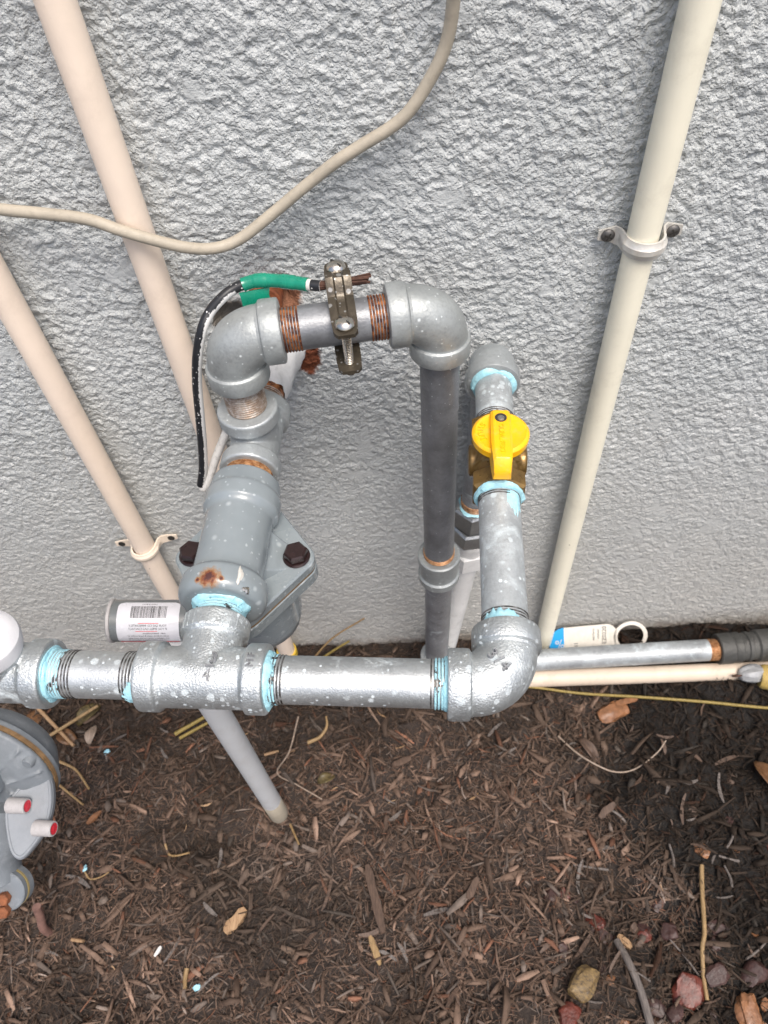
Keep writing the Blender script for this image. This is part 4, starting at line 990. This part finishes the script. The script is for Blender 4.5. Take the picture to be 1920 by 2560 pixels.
# named debris ---------------------------------------------------------------
def gz(x, y_): return float(ground_h(np.array(x), np.array(y_)))
def stem(name, pts, r, mat, label, cat, lift=.004, taper=.7, zs=None):
    P_ = [V(p[0], p[1], (gz(p[0], p[1]) + lift + r) if len(p) < 3 else p[2]) for p in pts]; c = catmull(P_, 5); n = len(c)
    return solo(name, mat, MB().tube(c, r, 10, True, [r * (1 - (1 - taper) * i / n) for i in range(n)]), tuple(P_[0]), label, cat)
def rock(name, x, y_, r, sx, sy, sz, mat, label, cat, seed, rz=0., lift=.003):
    rr = random.Random(seed); bm = bmesh.new(); bmesh.ops.create_icosphere(bm, subdivisions=3, radius=1)
    ph = [Vector((rr.gauss(0, 1), rr.gauss(0, 1), rr.gauss(0, 1))) for _ in range(7)]
    for v in bm.verts:
        d = v.co.normalized(); k = 1.
        for i, p in enumerate(ph): k += (.13 / (1 + .3 * i)) * math.sin(d.dot(p) * (1.6 + i * .9) + i)
        q = d * k; q.x = max(-.86, min(.86, q.x)); q.z = max(-.7, min(.72, q.z)); v.co = Vector((q.x * sx * r, q.y * sy * r, q.z * sz * r))
    me = bpy.data.meshes.new(name); bm.to_mesh(me); bm.free(); me.shade_smooth(); me.set_sharp_from_angle(angle=math.radians(28)); me.materials.append(M[mat])
    ob = bpy.data.objects.new(name, me); COL.objects.link(ob); ob.location = (x, y_, gz(x, y_) + lift + r * sz * .35); ob.rotation_euler = (rr.gauss(0, .2), rr.gauss(0, .2), rz)
    return tag(ob, label, cat)
def slab(name, a, b_, wd, th, mat, label, cat, seed=1, lift=.005):
    a, b_ = V(a[0], a[1], gz(*a) + lift), V(b_[0], b_[1], gz(*b_) + lift); d = (b_ - a); L = d.length; d.normalize(); sd = UP.cross(d).normalized(); nn = d.cross(sd); rr = random.Random(seed); R_ = []
    for i in range(7):
        u = i / 6; k = 1 - .55 * abs(2 * u - 1) ** 4; c = a + d * (u * L)
        R_.append([c + sd * (wd / 2 * k * rr.uniform(.70, 1.12) * s0) + nn * (th / 2 * s1 * rr.uniform(.85, 1.1)) for s0, s1 in ((-1, -1), (0, -1), (1, -1), (1, 1), (.3, 1.1), (-.4, 1.05), (-1, 1))])
    return solo(name, mat, MB().rings(R_), tuple(a), label, cat, smooth=25)
def leaf(name, x, y_, L, W, rz, mat, label, curl=.5, lift=.003):
    R_ = []; d = V(math.cos(rz), math.sin(rz), 0); s0 = V(-math.sin(rz), math.cos(rz), 0); c0 = V(x, y_, gz(x, y_) + lift); n = 9; vs = []; fs = []
    for i in range(n):
        u = i / (n - 1); wk = W / 2 * math.sin(PI * min(1, .06 + u * .92)) ** .8; c = c0 + d * ((u - .5) * L) + UP * (.004 * math.sin(u * 4))
        for j, t_ in enumerate((-1, -.5, 0, .5, 1)): vs.append(c + s0 * (wk * t_) + UP * (curl * wk * abs(t_) ** 1.5 + .0006 * math.sin(7 * u + 3 * j)))
    for i in range(n - 1):
        for j in range(4): a = i * 5 + j; fs.append((a, a + 1, a + 6, a + 5))
    m = MB().add(vs, fs); ob = solo(name, mat, m, tuple(c0), label, 'leaf', smooth=60); q = ob.modifiers.new('thickness', 'SOLIDIFY'); q.thickness = .0005; return ob
rock('wood_chunk', .1500, -.3896, .0150, 1.25, .85, .8, 'goldwood', 'golden split wood chunk beside the grey twig', 'wood chunk', 1, .9)
slab('wood_chip', (.1960, -.3480), (.2060, -.3600), .0075, .005, 'tanwood', 'tan oblong wood chip at the tip of the grey twig', 'wood chip', 3)
stem('grey_twig', [(.1925, -.3530), (.1985, -.3743), (.2048, -.3982), (.2074, -.4275), (.209, -.455)], .0036, 'greywood', 'thick grey weathered twig leading away from the tan chip', 'twig', .004, 1.15)
stem('straw_stalk', [(.2953, -.2876), (.2890, -.3126), (.2804, -.3492), (.2744, -.3632), (.2698, -.3872), (.2679, -.4071)], .0024, 'straw', 'knotted straw stalk lying on the black compost', 'stalk', .005, .8)
for (x, y_, r, mat, lab, rz, sx) in ((.2525, -.3983, .0155, 'redstone', 'large wet red wrinkled stone beside the straw stalk', 1.2, 1.15), (.1313, -.4137, .0115, 'redstone', 'red stone beside the golden wood chunk', 1.0, 1.2), (.2344, -.4163, .0085, 'darkstone', 'small dull red stone against the large wet red stone', .4, 1.2),
        (.2823, -.3877, .0100, 'darkstone', 'maroon bark lump at the foot of the straw stalk', .3, 1.3), (.2479, -.3462, .0095, 'darkstone', 'round maroon stone half buried in black compost', 0, 1.), (.3197, -.3874, .0120, 'darkstone', 'dark maroon stone at the compost edge', .7, 1.2), (.3043, -.4165, .0140, 'orangestone', 'orange brown bark nugget on black compost', 1.4, 1.2),
        (.335, -.425, .010, 'redstone', 'red stone beyond the orange bark nugget', .5, 1.1), (.2423, -.1097, .0130, 'orangestone', 'flat orange brown bark lump below the long yellow straw', .2, 1.7)):
    rock('bark_nugget' if 'bark' in lab else 'stone', x, y_, r, sx, .85, .65, mat, lab, 'bark' if 'bark' in lab else 'stone', int(x * 9999), rz)
rn = random.Random(41)
for i in range(34):
    x, y_ = rn.uniform(.13, .36), rn.uniform(-.445, -.30) if i < 26 else rn.uniform(-.28, -.16)
    if y_ > -.28: x = rn.uniform(.30, .42)
    mt = rn.choice(('darkstone', 'darkstone', 'orangestone', 'redstone', 'barkbrown'))
    lab = {'darkstone': 'small maroon bark nugget half buried in the black compost', 'orangestone': 'small orange brown bark nugget half buried in the black compost', 'redstone': 'small red stone half buried in the black compost', 'barkbrown': 'small brown bark nugget half buried in the black compost'}[mt]
    o = rock('bark_nugget' if 'bark' in lab else 'stone', x, y_, rn.uniform(.0035, .0085), rn.uniform(1., 1.7), .85, .6, mt, lab, 'bark' if 'bark' in lab else 'stone', 300 + i, rn.uniform(0, 3), -.001); o['group'] = lab.replace('small ', '').replace(' half buried', 's half buried')
for i in range(9):
    x, y_, a = rn.uniform(.16, .36), rn.uniform(-.43, -.27), rn.uniform(0, 3.1); L_ = rn.uniform(.015, .04)
    o = stem('grey_twig', [(x, y_), (x + L_ * .5 * math.cos(a) + .002, y_ + L_ * .5 * math.sin(a)), (x + L_ * math.cos(a), y_ + L_ * math.sin(a) + .002)], rn.uniform(.0009, .0018), 'greywood', 'thin grey twig tangled in the black compost', 'twig', .004); o['group'] = 'thin twigs in the black compost'
stem('pale_stem', [(.1706, -.1364), (.1870, -.1586), (.2072, -.1747), (.2288, -.1823), (.2525, -.1798), (.2791, -.1657), (.2929, -.1521)], .0011, 'strawpale', 'thin pale dry stem bent in a wide arc', 'stem', .007)
stem('long_straw', [(.1000, -.072), (.1426, -.0765), (.2057, -.0854), (.2767, -.0977), (.3514, -.1091), (.4249, -.1197), (.4610, -.1252)], .0016, 'strawgreen', 'long yellow green straw lying beside the beige conduit', 'straw', .012, 1.2)
slab('wood_block', (-.2157, -.3297), (-.1954, -.3079), .0135, .006, 'tanwood', 'large flat tan wood block with square ends', 'wood block', 5)
slab('bark_strip', (-.0630, -.2700), (-.0475, -.3381), .0100, .004, 'barkbrown', 'long flat brown bark strip beside the pale wood splinter', 'bark', 6, .007)
slab('wood_splinter', (-.0611, -.3395), (-.0513, -.3660), .0075, .0045, 'straw', 'pale yellowish wood splinter at the end of the bark strip', 'wood splinter', 7)
stem('peeled_stick', [(-.2518, -.3609), (-.2525, -.370), (-.2511, -.3790)], .0024, 'straw', 'short cream peeled stick', 'stick', .005, .8)
stem('orange_splinter', [(-.3822, -.3291), (-.3669, -.3319)], .0018, 'tanwood', 'tiny orange splinter near the copper tube', 'splinter', .006, .9)
stem('bent_straw', [(-.2946, -.2368), (-.2905, -.2468), (-.280, -.2495), (-.2645, -.2480)], .0013, 'straw', 'small hooked straw on open mulch', 'straw', .007)
for i, (x, y_) in enumerate(((-.3804, -.2615), (-.2397, -.3778), (-.3819, -.1282))): rock('sealant_drip', x, y_, .0036, 1.3, .8, .5, 'bluebit', ('blue sealant drip beside a thin curled straw', 'blue sealant drip beside the cream peeled stick', 'blue sealant drip near the curled brown leaf')[i], 'drip', 60 + i, .5, .005)
slab('white_flake', (-.2875, -.3489), (-.2814, -.3400), .0042, .002, 'pebblewhite', 'white flaky chip on the mulch', 'flake', 8, .007)
stem('curved_straw', [(-.3790, -.2640), (-.372, -.2715), (-.360, -.2705), (-.350, -.2665)], .0010, 'straw', 'thin curled straw beside the blue drip', 'straw', .006)
stem('green_straw', [(-.3020, -.1073), (-.2627, -.0872)], .0026, 'strawgreen', 'short yellow green straw behind the vent pipe', 'straw', .010, .8)
stem('green_straw', [(-.2960, -.1120), (-.2600, -.0960)], .0022, 'strawgreen', 'thinner yellow straw lying against the green straw', 'straw', .008, .8)
stem('tan_straw', [(-.4647, -.1159), (-.4008, -.0717)], .0023, 'straw', 'long tan stem crossing the brown leaves', 'stem', .016, .8)
stem('leaf_stalk', [(-.4820, -.0670), (-.4510, -.0950), (-.4236, -.1196)], .0024, 'tanwood', 'orange brown stalk lying under the long tan stem', 'stalk', .010, .8)
leaf('dry_leaf', -.4860, -.0828, .050, .022, 1.3, 'leafbrown', 'orange brown dry leaf under the left fitting', .35)
leaf('dry_leaf', -.4174, -.0750, .038, .020, .9, 'leafolive', 'olive and brown dry leaf under the manifold pipe', .5)
leaf('dry_leaf', -.4380, -.1060, .034, .018, -.5, 'leafbrown', 'brown dry leaf crossed by the tan stem', .3)
leaf('dry_leaf', -.405, -.105, .026, .013, 1.5, 'strawpale', 'small grey dry leaf beside the blue drip', .3, .009)
leaf('dry_leaf', .3930, -.1980, .036, .020, 1.9, 'leafbrown', 'wet curled brown leaf beside the black compost', .8, .009)
leaf('dry_leaf', .2040, -.1560, .036, .012, -1.0, 'barkbrown', 'narrow folded brown leaf inside the pale stem arc', .8, .006)
stem('wall_straw', [(-.1330, -.0230, .002), (-.1000, -.0130, .045), (-.0560, -.0060, .0800)], .0014, 'straw', 'tall straw leaning on the wall between regulator and pipe', 'straw')
stem('wall_straw', [(-.1290, -.0260, .002), (-.1030, -.0180, .019), (-.0790, -.0120, .0340)], .0018, 'strawgreen', 'short yellow straw leaning on the wall', 'straw')
stem('kinked_stem', [(-.1461, -.0961), (-.1557, -.1384), (-.1683, -.1652), (-.1452, -.1794), (-.1141, -.1983)], .0010, 'strawpale', 'thin sharply kinked pale stem beside the vent pipe', 'stem', .008)
stem('curled_straw', [(-.1330, -.1310), (-.1180, -.1240), (-.1095, -.1120), (-.1105, -.1000)], .0024, 'straw', 'curled golden straw under the manifold pipe', 'straw', .007, .5)
leaf('dry_leaf', -.1098, -.1742, .022, .012, .4, 'leafolive', 'small yellow olive leaf on the mulch', .4, .008)
stem('straw_bit', [(-.1518, -.2218), (-.1394, -.2459)], .0014, 'straw', 'straw bit pointing away from the vent pipe foot', 'straw', .008)
stem('peach_splinter', [(-.1874, -.1388), (-.1700, -.1357)], .0018, 'tanwood', 'peach coloured splinter behind the vent pipe', 'splinter', .008, .9)
stem('brown_stem', [(-.4367, -.1387), (-.4145, -.1495), (-.3938, -.1728)], .0017, 'straw', 'curved tan stem beside the meter case', 'stem', .010)
stem('brown_stem', [(-.4400, -.1600), (-.3982, -.1901)], .0016, 'straw', 'straight tan stem running out from the meter case', 'stem', .009)
slab('bark_strip', (-.3870, -.2130), (-.3740, -.1990), .0062, .003, 'orangestone', 'reddish bark strip to the side of the meter posts', 'bark', 12, .008)
for i, (x, y_, rz) in enumerate(((.262, -.098, .1), (.30, -.075, .0), (.21, -.225, .6), (.05, -.30, 1.), (-.02, -.16, .4))):
    slab('bark_strip', (x - .012 * math.cos(rz), y_ - .012 * math.sin(rz)), (x + .012 * math.cos(rz), y_ + .012 * math.sin(rz)), .008, .004, 'orangestone' if i < 2 else 'barkbrown', ('orange bark strip on the flat bark lump', 'pinkish bark strip below the beige conduit', 'brown bark strip below the pale arc stem', 'brown bark slab on open mulch', 'brown bark slab below the manifold pipe')[i], 'bark', 20 + i, .009)
for o in bpy.data.objects:
    if '_loc' in o.keys(): del o['_loc']
